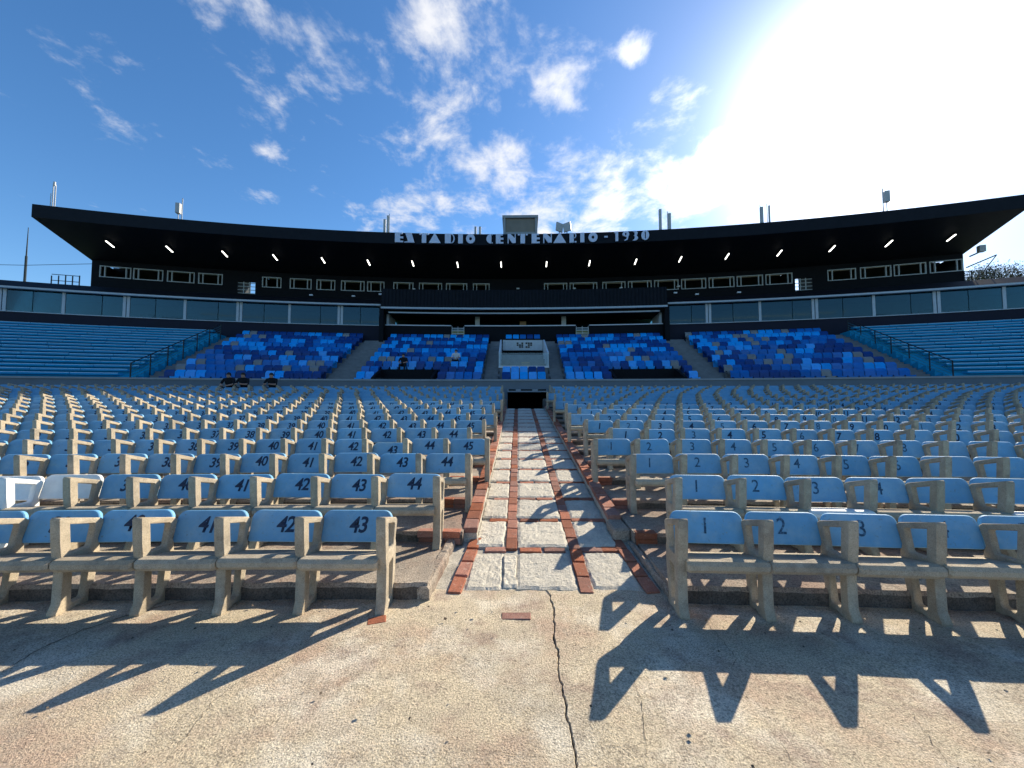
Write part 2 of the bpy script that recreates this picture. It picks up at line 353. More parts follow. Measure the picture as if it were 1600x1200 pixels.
for i in range(17):
    yc = AY0 + PIT * i + .085 + .29
    for c, (x, w) in enumerate(cols3):
        o = piece('stone_slab', SL[(c, (i * 3 + c * 2 + i // 4) % 4)], (x + ASH(yc) + J(.006), yc + J(.006), AZf(yc) + (.004 if i else -.010) + J(.004)), aisle, AR + J(.01), SR + J(.006))
        if (i + c) % 2: o.rotation_euler.z += math.pi; o.rotation_euler.x *= -1
    if i:
        yb = AY0 + PIT * i + .040
        for x in (-.225 + .06, .172, .395, .752, .945):
            me = BC[rnd.randrange(5)] if x > 0 else BC[rnd.randrange(5)]
            piece('brick', me, (x + ASH(yb) + J(.006), yb + J(.006), AZf(yb) + .008 + J(.003)), aisle, AR + J(.02), SLOPE)
nl = 49
for x in (-.018, .592):
    for i in range(nl):
        y = AY0 + .13 + (AY1 - AY0 - .2) * i / nl
        if x < 0 and i < 3: continue                        # the lowest bricks of the left line are lost
        piece('brick', BL[rnd.randrange(5)], (x + ASH(y) + J(.004), y + J(.006), AZf(y) + .012 + J(.004)), aisle, AR + J(.02), SLOPE + J(.01))
for x in (-.44, 1.10):
    for i in range(4):
        y = AY0 + .13 + .232 * i
        piece('brick', BL[rnd.randrange(5)], (x + ASH(y) + J(.004) - (.02 * i if x > 0 else -.02 * i), y, AZf(y) + .012 + J(.003)), aisle, AR + J(.02) + (.08 if x > 0 else -.08), SLOPE)
o = piece('broken_stone', stone_mesh(.11, .5, 77), (-.02 + ASH(3.4), 3.40, AZf(3.4) - .004), aisle, .02, SLOPE)

def kerb(name, xc, y0):
    mb = MB(); y1 = AY1 - .1
    sec = [(-.070, -.2), (.070, -.2), (.070, .075), (-.070, .075)]
    n = 24; k = 4
    for i in range(n + 1):
        y = y0 + (y1 - y0) * i / n
        for dx, dz in sec: mb.v.append((xc + dx + ASH(y), y, AZf(y) + dz))
    for i in range(n):
        for j in range(k): mb.f.append((i * k + j, i * k + (j + 1) % k, (i + 1) * k + (j + 1) % k, (i + 1) * k + j)); mb.m.append(0)
    mb.f += [(0, 1, 2, 3), tuple(n * k + j for j in (3, 2, 1, 0))]; mb.m += [0, 0]
    kb = tag(mb.build(name, M['bed']), kind='structure')
    y = y0 + .11; i = 0
    while y < y1 - .1:
        piece('brick', BK[i % 5 if rnd.random() < .7 else rnd.randrange(5)], (xc + ASH(y) + J(.004), y, AZf(y) + .128 + J(.004)), kb, AR + J(.02), SLOPE + J(.01)); y += .232; i += 1
    return kb
BK = [brick_mesh(.142, .218, .058, 40 + i) for i in range(5)]
kl = kerb('kerb_left', -.435, 3.93); kr = kerb('kerb_right', 1.100, 4.25)

TR0 = R0 + .215                                         # first riser, just behind the front row's feet
def terrace(name, side):
    mb = MB(); outer = -27 if side < 0 else 29
    for k in range(1, NR + 1):
        ra = TR0 + (k - 1) * P; rb = TR0 + k * P if k < NR else 88.0
        if k == NR: pass
        z0, z1 = (ZK[k - 1] if k > 1 else -.05), ZK[k]
        ym = D0 + k * P
        xin = (-.505 if side < 0 else 1.172) + ASH(ym)
        if k == 1: xin = -.64 if side < 0 else 1.19
        a0 = ang_of_x(xin, ra); n = 150 if k < 6 else 60
        nr_ = 5 if k < 6 else 2
        rows = []
        for i in range(n + 1):
            t = (i / n) ** 2; a = a0 + (outer - a0) * t; pts = []
            e = .022 * noise.noise(Vector((a * 6, k * 3, 0))) + .012 * noise.noise(Vector((a * 24, k * 3, 0))) if k < 6 else 0
            pts.append(pol(a, ra + e * .4, z0 - .03)); pts.append(pol(a, ra + e, z1 - .030 + .012 * noise.noise(Vector((a * 11, k, 5))))); pts.append(pol(a, ra + .016 + e, z1))
            for q in range(1, nr_ + 1):
                r = ra + .016 + (rb - ra - .016) * q / nr_
                pts.append(pol(a, r + (.02 if q == nr_ else 0), z1 + (.008 * noise.noise(Vector((a * 9, r * 6, 1))) if q < nr_ else 0)))
            rows.append(pts)
        b = len(mb.v); kk = len(rows[0])
        for p in rows: mb.v += p
        for i in range(n):
            for j in range(kk - 1):
                q = (b + i * kk + j, b + i * kk + j + 1, b + (i + 1) * kk + j + 1, b + (i + 1) * kk + j)
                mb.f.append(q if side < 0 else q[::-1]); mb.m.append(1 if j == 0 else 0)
        # end face at the aisle
        e0 = [rows[0][1], rows[0][2], rows[0][-1]]; low = [(p[0], p[1], z0 - .25) for p in (e0[2], e0[0])]
        b = len(mb.v); mb.v += e0 + low; mb.f.append(tuple(range(b, b + 5))); mb.m.append(0)
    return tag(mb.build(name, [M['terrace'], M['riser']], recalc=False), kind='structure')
tl = terrace('terrace_left', -1); tr = terrace('terrace_right', 1)
# brick edging on the risers nearest the aisle
for side, tt, kset in ((-1, tl, (2, 3, 4, 5, 6)), (1, tr, (2, 3, 4, 5))):
    for k in kset:
        ra = TR0 + (k - 1) * P
        for i in range(2 if side < 0 else 1):
            x = (-.51 - .112 - .212 * i if side < 0 else 1.18 + .112 + .212 * i) + ASH(ra - 70)
            a = ang_of_x(x, ra); p = pol(a, ra + .035, ZK[k] + .006)
            piece('brick', BR[rnd.randrange(3)], (p[0], p[1], p[2] + J(.003)), tt, -R_(a) + J(.015))
            piece('brick', BR[rnd.randrange(3)], (p[0] + J(.01), p[1] + .006, p[2] - .066), tt, -R_(a) + J(.015))
# loose bricks set into the apron
for (x, y, w) in ((.028, 2.755, .0), (-.92, 2.69, .3)):
    ob = piece('brick', BN[1] if w else BC[1], (x, y, .010 * noise.noise(Vector((x * .9, y * .9, -1))) + .004), bpy.data.objects['apron_left'], w)
# old cracks in the apron, filled with dirt
def crack(pts, w, seed):
    rr = random.Random(seed); P_ = []
    for (a, b), (c, d) in zip(pts, pts[1:]):
        n = max(2, int(math.hypot(c - a, d - b) / .025))
        for i in range(n): t = i / n; P_.append(Vector((a + (c - a) * t + rr.uniform(-.010, .010), b + (d - b) * t + rr.uniform(-.008, .008), 0)))
    P_.append(Vector((*pts[-1], 0))); mb = MB()
    for i, p in enumerate(P_):
        d = (P_[min(i + 1, len(P_) - 1)] - P_[max(i - 1, 0)]).normalized(); nrm = Vector((-d.y, d.x, 0)); ww = w * rr.uniform(.3, 1) * (.4 + .6 * math.sin(math.pi * (i + .5) / len(P_)))
        side = -1 if p.x < joint_x(p.y) else 1
        for q in (-1, 1):
            v = p + nrm * ww * q / 2; z = .010 * noise.noise(Vector((v.x * .9, v.y * .9, side))) + .004 * noise.noise(Vector((v.x * 5, v.y * 5, 3))) + (.003 if side > 0 else 0) + .0035
            mb.v.append((v.x, v.y, z))
    for i in range(len(P_) - 1): mb.f.append((2 * i, 2 * i + 2, 2 * i + 3, 2 * i + 1)); mb.m.append(0)
    mb.build('crack', M['crack'], bpy.data.objects['apron_left' if pts[0][0] < .2 else 'apron_right'], recalc=False)
for i, (pts, w) in enumerate(zip([[(-2.809, 2.184), (-2.848, 2.386), (-2.797, 2.582), (-2.645, 2.813), (-2.322, 3.041)], [(-1.432, 1.639), (-1.453, 1.786), (-1.482, 1.968), (-1.455, 2.106), (-1.395, 2.169)], [(0.653, 2.194), (0.633, 1.929), (0.547, 1.639)], [(0.742, 1.803), (0.755, 1.639)], [(1.325, 2.772), (1.297, 2.3), (1.194, 2.184)], [(1.162, 1.82), (1.146, 1.639)], [(1.91, 1.91), (1.771, 1.639)], [(-0.275, 1.729), (-0.054, 1.704), (0.148, 1.687)], [(0.296, 1.77), (0.388, 1.738), (0.547, 1.716)]], [0.01, 0.003, 0.003, 0.003, 0.004, 0.003, 0.003, 0.002, 0.002])): crack(pts, w, i)
# concrete end block of the right kerb, and old broken edging beside the first step
mb = MB(); mb.box(1.02, 1.20, 3.93, 4.24, -.05, .215); mb.build('end_block', M['terrace'], kr, bevel=.02)
def edging(par, x0, x1, y0, y1, w, z0, z1, seed):
    mb = MB(); n = 40; prof_n = 5
    for i in range(n + 1):
        t = i / n; y = y0 + (y1 - y0) * t; x = x0 + (x1 - x0) * t; h = z0 + (z1 - z0) * t
        nz_ = lambda q, f: noise.noise(Vector((seed, y * f, q)))
        ww = w * (1 + .35 * nz_(1, 7)); hh = h + .022 * nz_(2, 6) + .010 * nz_(3, 25)
        for dx, z in ((-ww / 2, -.06), (-ww / 2 + .012 * nz_(4, 11), hh - .02), (-ww * .3, hh), (ww * .3, hh + .006 * nz_(5, 20)), (ww / 2 + .014 * nz_(6, 12), hh - .025), (ww / 2, -.06)): mb.v.append((x + dx, y, z))
    for i in range(n):
        for j in range(5): mb.f.append((i * 6 + j, i * 6 + j + 1, (i + 1) * 6 + j + 1, (i + 1) * 6 + j)); mb.m.append(0)
    mb.f += [tuple(range(6)), tuple(n * 6 + q for q in reversed(range(6)))]; mb.m += [0, 0]
    return mb.build('broken_edging', M['terrace'], par)
edging(tr, 1.215, 1.175, 2.99, 3.92, .060, .075, .12, 3); edging(tl, -.665, -.60, 2.96, 3.84, .085, .10, .15, 9)

# stair pit and tunnel under the upper tier
TA0, TA1 = .775, 1.99
mb = MB()
for i in range(9):
    y = AY1 + .02 + .42 * i; mb.box(-.25, 1.72, y, y + .43, -1.2, AZf(AY1) - .16 * (i + 1))
mb.box(-.40, -.235, AY1 - .05, 18.2, -1.2, 1.62); mb.box(1.45, 1.60, AY1 - .05, 18.2, -1.2, 1.62)
tag(mb.build('tunnel_stairs', M['terrace']), kind='structure')
mb = MB()
mb.rbox(88.3, 93, 2.10, 2.25, TA0 - .1, TA1 + .1); mb.rbox(88.3, 93, -1.2, 2.10, TA0 - .25, TA0); mb.rbox(88.3, 93, -1.2, 2.10, TA1, TA1 + .15); mb.rbox(93, 93.2, -1.2, 2.2, TA0 - .25, TA1 + .15)
tag(mb.build('tunnel', M['dark']), kind='structure')
# the grey front wall of the upper tier
fw = tag(empty('front_wall', pol(1.4, 88, 0)), 'long grey painted wall between concrete seats and plastic seats, over the tunnel', 'wall')
def sub(o): o.matrix_parent_inverse = Matrix.Translation(-Vector(fw.location)); return o
def under(o, par):
    o.parent = par; o.matrix_parent_inverse = par_inv(par); return o
def par_inv(p): return (Matrix.LocRotScale(p.location, p.rotation_euler, p.scale)).inverted()
mb = MB(); mb.rbox(88, 88.28, -.2, 2.52, -27, TA0); mb.rbox(88, 88.28, -.2, 2.52, TA1, 29); mb.rbox(88, 88.28, 2.13, 2.52, TA0, TA1)
under(mb.build('wall', M['wall']), fw)
mb = MB(); mb.rbox(87.96, 88.34, 2.523, 2.60, -27, 29); under(mb.build('coping', M['coping']), fw)
mb = MB(); mb.rbox(87.95, 88.26, 2.0, 2.06, TA0, TA1)
for a0, a1 in ((TA0, TA0 + .03), (TA0 + .25, TA0 + .40), (TA0 + .76, TA0 + .92), (TA1 - .03, TA1)): mb.rbox(87.97, 88.24, 2.06, 2.13, a0, a1)
under(mb.build('lintel', M['coping']), fw)

# ------------------------------------------------------------------ concrete seats of the lower tier
outer = [(.0, .66), (.008, .671), (.285, .590), (.305, .572), (.302, .550), (.285, .50), (.266, .44), (.280, .40), (.282, .35), (.268, .22), (.240, .07), (.250, .0), (.190, .0),
         (.140, .014), (.085, .0), (.004, .0), (.004, .018), (.030, .075), (.036, .30), (.024, .36), (.008, .50)]
hole1 = [(.064, .621), (.240, .571), (.252, .558), (.226, .415), (.214, .400), (.092, .400), (.078, .412)]
hole2 = [(.106, .322), (.212, .322), (.222, .308), (.194, .060), (.180, .044), (.108, .044), (.094, .060), (.094, .308)]
FRAME = curve_mesh('arm_frame', [outer, hole1, hole2], .068, .006, [M['chair']], YZ)
for v in FRAME.vertices: v.co.x *= 1 - .28 * min(1, max(0, (v.co.y - .07) / .16))     # the rear limb is slimmer than the front post
slab_prof = [(.03, .322), (-.012, .330), (-.034, .355), (-.034, .385), (-.014, .409), (.03, .417), (.15, .392), (.285, .372), (.292, .364), (.292, .325), (.28, .315)]
def slab_mesh(mats):
    mb = MB(); k = len(slab_prof); W = SEATW / 2 - .004; xs = [-W, -W + .018, W - .018, W]
    for i, x in enumerate(xs):
        for y, z in slab_prof:
            e = .012 if i in (0, 3) else 0
            mb.v.append((x, y + (e if y < .1 else -e * .4), z - (e * .5 if z > .37 else -e * .5)))
    for i in range(3):
        for j in range(k): mb.f.append((i * k + j, i * k + (j + 1) % k, (i + 1) * k + (j + 1) % k, (i + 1) * k + j)); mb.m.append(0)
    mb.f += [tuple(range(k)), tuple(3 * k + j for j in reversed(range(k)))]; mb.m += [0, 0]
    return mb.mesh('seat', mats)
slab_prof = [(y, z - .016 - .03 * max(0, y)) for y, z in slab_prof]
SEAT = slab_mesh([M['chair']])
LEAN = math.atan(.055 / .215)
def lean(p): # flat board coordinates (x, y thick, z along board) -> leaning in the chair
    return Vector((p.x, .292 + p.y * math.cos(LEAN) + p.z * math.sin(LEAN), .418 + p.z * math.cos(LEAN) - p.y * math.sin(LEAN)))
def back_outline(w, hgt):
    a = w / 2; r = .062; o = [(-a, 0), (-a + .01, -.006), (a - .01, -.006), (a, 0), (a, hgt - r)]
    for i in range(1, 6): t = math.pi / 2 * i / 5; o.append((a - r + r * math.cos(t), hgt - r + r * math.sin(t)))
    for i in range(0, 5): t = math.pi / 2 * i / 5; o.append((-a + r - r * math.sin(t), hgt - r + r * math.cos(t)))
    o.append((-a, hgt - r)); return o
BACK = curve_mesh('backrest', [back_outline(.530, .218)], .034, .006, [M['blue']], lambda c: lean(XZ(c)))
_num = {}
def number_mesh(n, faded):
    if (n, faded) in _num: return _num[(n, faded)]
    rr = random.Random(n * 3 + faded)
    cu = bpy.data.curves.new('number', 'FONT'); cu.body = str(n); cu.size = .165; cu.align_x = 'CENTER'; cu.align_y = 'CENTER'
    cu.shear = .16 if not faded else .05; cu.offset = .0035 if not faded else .001; cu.resolution_u = 3; cu.space_character = .92
    ob = bpy.data.objects.new('number', cu); col.objects.link(ob)
    me = bpy.data.meshes.new_from_object(ob.evaluated_get(bpy.context.evaluated_depsgraph_get()))
    bpy.data.objects.remove(ob); bpy.data.curves.remove(cu)
    rot = Matrix.Rotation(rr.uniform(-.06, .06), 3, 'Z'); ox, oz = rr.uniform(-.025, .025), rr.uniform(-.008, .008)
    for v in me.vertices:
        c = rot @ v.co; v.co = lean(Vector((c.x * .92 + ox, -.0195, c.y + .112 + oz)))
    me.materials.clear(); me.materials.append(M['num_faded' if faded else 'num'])
    _num[(n, faded)] = me; return me
LX = [-.937, -.72, -.525, -.36, -.71, -.535, -.36, -.68, -.49, -.30, -.65, -.47, -.30, -.6, -.42, -.42, -.42]
RX = [1.20, 1.547, 1.41, 1.17, 1.60, 1.38, 1.206, 1.57, 1.39, 1.18, 1.56, 1.39, 1.22, 1.72, 1.65, 1.65, 1.65]
LN = [43, 44, 44, 45, 44, 45, 46, 45, 46, 46, 46, 46, 47, 46, 46, 46, 46]
slots = []
for k in range(NR):
    for side in (-1, 1):
        r = R0 + k * P; a0 = ang_of_x((LX if side < 0 else RX)[k], r); da = math.degrees(SEATW / r)
        j = 0
        while True:
            a = a0 + side * (j + .5) * da; x, y, z = pol(a, r, ZK[k])
            if abs(x) > y * 1.70 + 1.6: break
            vis = abs(x) < y * 1.36 + .25
            slots.append((k, side, j, a, r, z, y, vis)); j += 1
near = sorted([s for s in slots if s[7]], key=lambda s: s[6] + 1e-4 * s[2])[:296]
near_ids = {(s[0], s[1], s[2]) for s in near}
white = {(1, -1, 6), (1, -1, 7), (1, -1, 8)}
rnd = random.Random(11)
def setmat(o, m):
    o.material_slots[0].link = 'OBJECT'; o.material_slots[0].material = m
for s in near:
    k, side, j, a, r, z, y, vis = s
    p = pol(a, r + rnd.uniform(-.006, .006), z)
    e = empty('concrete_seat', p, -R_(a) + rnd.uniform(-.008, .008))
    n = LN[k] - j if side < 0 else j + 1
    sd = 'left' if side < 0 else 'right'
    w = (k, side, j) in white
    txt = f"{'white painted' if w else 'blue backed'} concrete seat {n} in {ORD[k]} row, {NTH[j]} seat {sd} of the brick aisle" if n > 0 else f"blue backed concrete seat in {ORD[k]} row, {NTH[j]} seat {sd} of the brick aisle"
    tag(e, txt, 'seat', 'concrete seats of the lower tier')
    f = link('arm_frame', FRAME, e); f.location = (side * SEATW / 2, rnd.uniform(-.004, .004), 0); f.rotation_euler = (rnd.uniform(-.006, .006), rnd.uniform(-.006, .006), rnd.uniform(-.012, .012))
    if j == 0:
        g = link('arm_frame', FRAME, e); g.location = (-side * (SEATW / 2 + .012), 0, 0)
    st = link('seat', SEAT, e); st.location = (0, 0, rnd.uniform(-.003, .003))
    b = link('backrest', BACK, e); b.location = (rnd.uniform(-.006, .006), 0, rnd.uniform(-.006, .006)); b.rotation_euler = (0, rnd.uniform(-.014, .014), 0)
    if (k, side, j) == (3, -1, 2): b.location.z = -.055
    if (k, side, j) == (3, 1, 1): b.rotation_euler = (0, -.05, 0)
    if n > 0 and not w: link('number', number_mesh(n, int(side > 0 and (k < 4 or (j * 7 + k) % 3 == 0))), b)
    if w:
        setmat(b, M['chair_white']); setmat(f, M['chair_white'])
        if (k, side, j) != (1, -1, 6): setmat(st, M['chair_white'])
    if (k, side, j) in ((1, 1, 2), (1, 1, 5)): setmat(st, M['chair_white'])
# the many seats further up, which merge into one field of blue
def bulk(items, name, label=None, cat=None):
    srcs = []
    for me in (FRAME, SEAT, BACK):
        srcs.append(([v.co.copy() for v in me.vertices], [tuple(q.vertices) for q in me.polygons], 1 if me is BACK else 0))
    V, F, MI = [], [], []
    for (k, side, j, a, r, z, y, vis) in items:
        T = Matrix.Translation(pol(a, r + rnd.uniform(-.006, .006), z)) @ Matrix.Rotation(-R_(a) + rnd.uniform(-.01, .01), 4, 'Z')
        lst = [(srcs[0], side * SEATW / 2), (srcs[1], 0), (srcs[2], rnd.uniform(-.006, .006))] + ([(srcs[0], -side * SEATW / 2)] if j == 0 else [])
        for (vs, fs, mi), dx in lst:
            b = len(V); V.extend([T @ Vector((v.x + dx, v.y, v.z)) for v in vs]); F.extend([tuple(i + b for i in q) for q in fs]); MI.extend([mi] * len(fs))
    me = bpy.data.meshes.new(name); me.from_pydata(V, [], F); me.materials.append(M['chair']); me.materials.append(M['blue'])
    me.polygons.foreach_set('material_index', MI); me.update(); return link(name, me)
far = [s for s in slots if (s[0], s[1], s[2]) not in near_ids]
tag(bulk(far, 'concrete_seats'), 'distant rows of blue backed concrete seats below the grey wall', 'seats', kind='stuff')

# ------------------------------------------------------------------ upper tier
UR = lambda j: 91 + .85 * j
UZ = lambda j: 2.42 + .385 * j
mb = MB()
prof = [(88.28, 0), (88.28, 2.30), (UR(0) - .36, 2.30)]
for j in range(10): prof += [(UR(j) - .36, UZ(j)), (UR(j + 1) - .36, UZ(j))]
prof += [(UR(10) - .36, 0)]
mb.ring(prof, -11.12, TA0 - .25, 14); mb.ring(prof, TA1 + .15, 14.05, 14)
p2 = [(93.2, 0)] + [q for q in prof if q[0] > 93.2 and q[1] > 0]; p2 = [(93.2, 0), (93.2, UZ(2))] + [q for q in p2[1:]] + []
mb.ring(p2, TA0 - .249, TA1 + .149, 2)
mb.ring([(88.29, 2.255), (88.29, 2.30), (90.64, 2.30), (90.64, UZ(0)), (91.49, UZ(0)), (91.49, UZ(1)), (92.34, UZ(1)), (92.34, UZ(2)), (93.21, UZ(2)), (93.21, 2.255)], TA0 - .249, TA1 + .149, 2)
tag(mb.build('upper_terrace', M['step']), kind='structure')
for nm, a0, a1 in (('stairway', -5.56, -4.52), ('stairway', -.12, .36), ('stairway', 2.24, 2.68), ('stairway', 7.22, 8.12), ('stairway', -11.05, -10.50), ('stairway', 13.33, 14.0)):
    mb = MB()
    for j in range(10):
        r0 = UR(j) - .36; z = UZ(j)
        mb.rbox(r0 + .30, r0 + .847, z - .02, z + .128, a0, a1, 0, 1); mb.rbox(r0 + .58, r0 + .846, z + .127, z + .257, a0, a1, 0, 1)
    tag(mb.build(nm, M['step']), kind='structure')

def stadium_seat_mesh(m):
    mb = MB(); w = .222
    # backrest shell: rounded top, slightly curved
    cols_ = 4; pts = []
    for (z, y, ww) in ((.40, .20, w), (.66, .215, w), (.705, .245, w), (.79, .335, w * .93), (.805, .36, w * .78)):
        for i in range(cols_ + 1):
            u = i / cols_ * 2 - 1; pts.append((u * ww, y - .035 * u * u, z))
    fs = [(r * 5 + i, r * 5 + i + 1, (r + 1) * 5 + i + 1, (r + 1) * 5 + i) for r in range(4) for i in range(4)]
    b = len(pts); back = [(x * .97, y + .035, z) for x, y, z in pts]
    mb.add(pts + back, fs + [tuple(b + i for i in reversed(q)) for q in fs] + [(20 + i, b + 20 + i, b + 21 + i, 21 + i) for i in range(4)] +
           [(r * 5, b + r * 5, b + r * 5 + 5, r * 5 + 5) for r in range(4)] + [(r * 5 + 4, r * 5 + 9, b + r * 5 + 9, b + r * 5 + 4) for r in range(4)])
    # pan with rolled front
    pan = []
    for (y, z, ww) in ((.22, .40, w), (.05, .405, w), (-.17, .43, w), (-.215, .415, w * .97), (-.215, .30, w * .86), (-.19, .22, w * .62)):
        for i in range(5): u = i / 4 * 2 - 1; pan.append((u * ww, y, z - .022 * (1 - u * u) * (1 if y > -.2 else 0)))
    mb.add(pan, [(r * 5 + i, r * 5 + i + 1, (r + 1) * 5 + i + 1, (r + 1) * 5 + i) for r in range(5) for i in range(4)])
    mb.box(-.18, .18, .12, .18, 0, .40); mb.box(-.2, .2, -.15, .15, .33, .37)
    return mb.mesh('stadium_seat', [m], smooth=False, recalc=False)
SM = [stadium_seat_mesh(M['s%d' % i]) for i in range(4)]
CN = ['navy blue', 'mid blue', 'light blue', 'grey']
rc = random.Random(21)
blocks = [('outer left mosaic block', -10.42, -5.62, range(10), None), ('inner left mosaic block', -4.48, -.18, range(10), (-3.95, -1.72)),
          ('inner right mosaic block', 2.74, 7.16, range(10), (4.22, 6.78)), ('outer right mosaic block', 8.16, 13.26, range(10), None),
          ('small middle block', .52, 2.06, (0, 1, 9), None)]
us = []
for bn, a0, a1, rows, hole in blocks:
    for j in rows:
        r = UR(j); n = int((a1 - a0) * math.pi / 180 * r / .475); q = 0
        for i in range(n):
            a = a0 + (i + .5) * (a1 - a0) / n
            if hole and j < 2 and hole[0] < a < hole[1]: continue
            x = rc.random(); c = 0 if x < .33 else 1 if x < .64 else 2 if x < .92 else 3
            if us and us[-1][0] == bn and us[-1][1] == j and rc.random() < .28 and us[-1][3] != 3: c = us[-1][3]
            us.append((bn, j, q, c, a, r)); q += 1
nearu = sorted(us, key=lambda t: (pol(t[4], t[5], 0)[1]))[:296]; nid = {(t[0], t[1], t[2]) for t in nearu}
for bn, j, q, c, a, r in nearu:
    o = link('stadium_seat', SM[c]); o.location = pol(a, r, UZ(j)); o.rotation_euler = (0, 0, -R_(a))
    tag(o, f"{CN[c]} plastic seat, {NTH[q]} from left in {ORD[j]} row of the {bn}", 'seat', 'plastic seats of the upper tier')
V, F, MI = [], [], []
for bn, j, q, c, a, r in us:
    if (bn, j, q) in nid: continue
    T = Matrix.Translation(pol(a, r, UZ(j))) @ Matrix.Rotation(-R_(a), 4, 'Z'); b = len(V)
    V += [T @ v.co for v in SM[c].vertices]; fs = [tuple(i + b for i in p.vertices) for p in SM[c].polygons]; F += fs; MI += [c] * len(fs)
me = bpy.data.meshes.new('stadium_seats'); me.from_pydata(V, [], F)
for i in range(4): me.materials.append(M['s%d' % i])
me.polygons.foreach_set('material_index', MI); me.update()
tag(link('stadium_seats', me), 'higher rows of mixed blue and grey plastic seats below the dark band', 'seats', kind='stuff')

# plain blue benches of the outer wings
def board_mesh():
    mb = MB(); L_ = .985
    pr = [(-.15, -.12), (-.17, -.035), (-.125, .0), (.17, .0), (.17, -.12)]
    vs = [(x, y, z) for x in (-L_, L_) for y, z in pr]
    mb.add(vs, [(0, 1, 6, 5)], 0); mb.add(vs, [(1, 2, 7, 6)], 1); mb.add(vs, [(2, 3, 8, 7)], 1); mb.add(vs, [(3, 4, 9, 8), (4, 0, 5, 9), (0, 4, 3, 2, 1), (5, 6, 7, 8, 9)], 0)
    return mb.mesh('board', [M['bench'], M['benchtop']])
BOARD = board_mesh()
for side, a_in, a_out, sd in ((-1, -11.32, -24.5, 'left'), (1, 14.22, 26, 'right')):
    mb = MB(); pr = [(88.28, 0), (88.28, 2.32)]
    for j in range(16): pr += [(90.62 + .51 * j, 2.32 + .2407 * j if j else 2.32), (90.62 + .51 * j, 2.69 + .2407 * j)]
    pr += [(99.4, 2.69 + .2407 * 15), (99.4, 0)]
    mb.ring(pr, a_in - side * .16, a_out, 14); tag(mb.build('wing_terrace_' + sd, M['bench']), kind='structure')
    for j in range(16):
        r = 91 + .51 * j; z = 2.99 + .2407 * j
        b = empty('bench', pol(a_in, r, z - .30)); tag(b, f"long light blue bench row, {ORD[j]} from the grey wall, beyond the {sd} handrail", 'bench', 'blue bench rows of the wings')
        da = math.degrees(2.0 / r); a = a_in + side * (da / 2 + rc.random() * .3)
        while abs(a) < abs(a_out):
            o = link('board', BOARD); o.location = pol(a, r + .02, z + rc.uniform(-.008, .008)); o.rotation_euler = (0, 0, -R_(a)); under(o, b); a += side * da
# handrails
for side, a0, sd in ((-1, -11.14, 'left'), (1, 14.10, 'right')):
    h = empty('handrail', pol(a0, 90.6, 2.4)); tag(h, f"black stair handrail with sloping bars beside the {sd} blue benches", 'handrail', 'stair handrails')
    pts = [(90.7 + 7.9 * i / 6, 2.45 + (7.9 * i / 6) * .453) for i in range(7)]
    for r, z in pts:
        mb = MB(); mb.tube(pol(a0, r, z - .1), pol(a0, r, z + 1.02), .03); under(mb.build('post', M['rail']), h)
    for q in range(6):
        mb = MB(); dz = 1.02 - q * .16; mb.tube(pol(a0, pts[0][0], pts[0][1] + dz), pol(a0, pts[-1][0], pts[-1][1] + dz), .024 if q == 0 else .012); under(mb.build('rail', M['rail'] if q == 0 else M['railglass']), h)
# stair openings framed by dark parapets among the seats
for a0, a1, sd in ((-3.86, -1.80, 'left'), (4.32, 6.68, 'right')):
    v = empty('stair_opening', pol((a0 + a1) / 2, 90.6, UZ(0))); tag(v, f"dark parapet box round a stair opening in the inner {sd} seat block", 'parapet', 'stair opening parapets')
    mb = MB(); mb.rbox(90.55, 90.70, UZ(0) - .1, UZ(0) + .42, a0, a1); under(mb.build('front_parapet', M['dark']), v)
    mb = MB(); mb.rbox(92.20, 92.34, UZ(0), UZ(1) + .62, a0, a1); under(mb.build('back_parapet', M['dark']), v)
    for a in (a0, a1 - .09):
        mb = MB(); mb.ring([(90.55, UZ(0) - .05), (92.20, UZ(0) - .05), (92.20, UZ(1) + .62), (90.55, UZ(0) + .42)], a, a + .09, 1); under(mb.build('side_parapet', M['dark']), v)
# honour box in the middle
hb = empty('honour_box', (.7, 23.0, 3.2)); tag(hb, 'grey open box with pale side walls and glass front amid the middle seats', 'box')
def hpart(nm, m, *boxes):
    mb = MB()
    for b in boxes: mb.box(*b)
    return under(mb.build(nm, m), hb)
hpart('floor', M['step'], (-.75, 2.17, 23.0, 26.0, 2.6, 3.64)); hpart('kerb', M['offwhite'], (-.80, 2.22, 22.9, 23.06, 3.60, 3.72))
for x in (-.80, 2.12):
    mb = MB(); mb.add([(x + dx, y, z) for dx in (0, .10) for y, z in ((23.05, 3.70), (23.05, 4.55), (26.0, 5.80), (26.0, 3.70))], [(0, 1, 2, 3), (7, 6, 5, 4), (0, 4, 5, 1), (1, 5, 6, 2), (2, 6, 7, 3), (3, 7, 4, 0)]); under(mb.build('side_wall', M['offwhite']), hb)
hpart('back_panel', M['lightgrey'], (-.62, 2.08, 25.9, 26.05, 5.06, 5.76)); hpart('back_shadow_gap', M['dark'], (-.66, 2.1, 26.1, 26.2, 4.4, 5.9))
hpart('emblem', M['dark'], *[(.32 + c * .16 + (.12 if c > 2 else 0), .44 + c * .16 + (.12 if c > 2 else 0), 25.87, 25.898, 5.24 + r * .13, 5.33 + r * .13) for c in range(6) for r in range(3) if (c * 3 + r) % 5])
for i in range(2): hpart('glass_panel', M['clear'], (-.78 + i * 1.49, .69 + i * 1.49 + .02, 22.95, 22.97, 3.722, 4.50))
for i in range(7): hpart('wooden_step', M['wood'], (.62, 1.12, 23.4 + i * .3, 23.7 + i * .3, 3.64, 3.70 + i * .11))

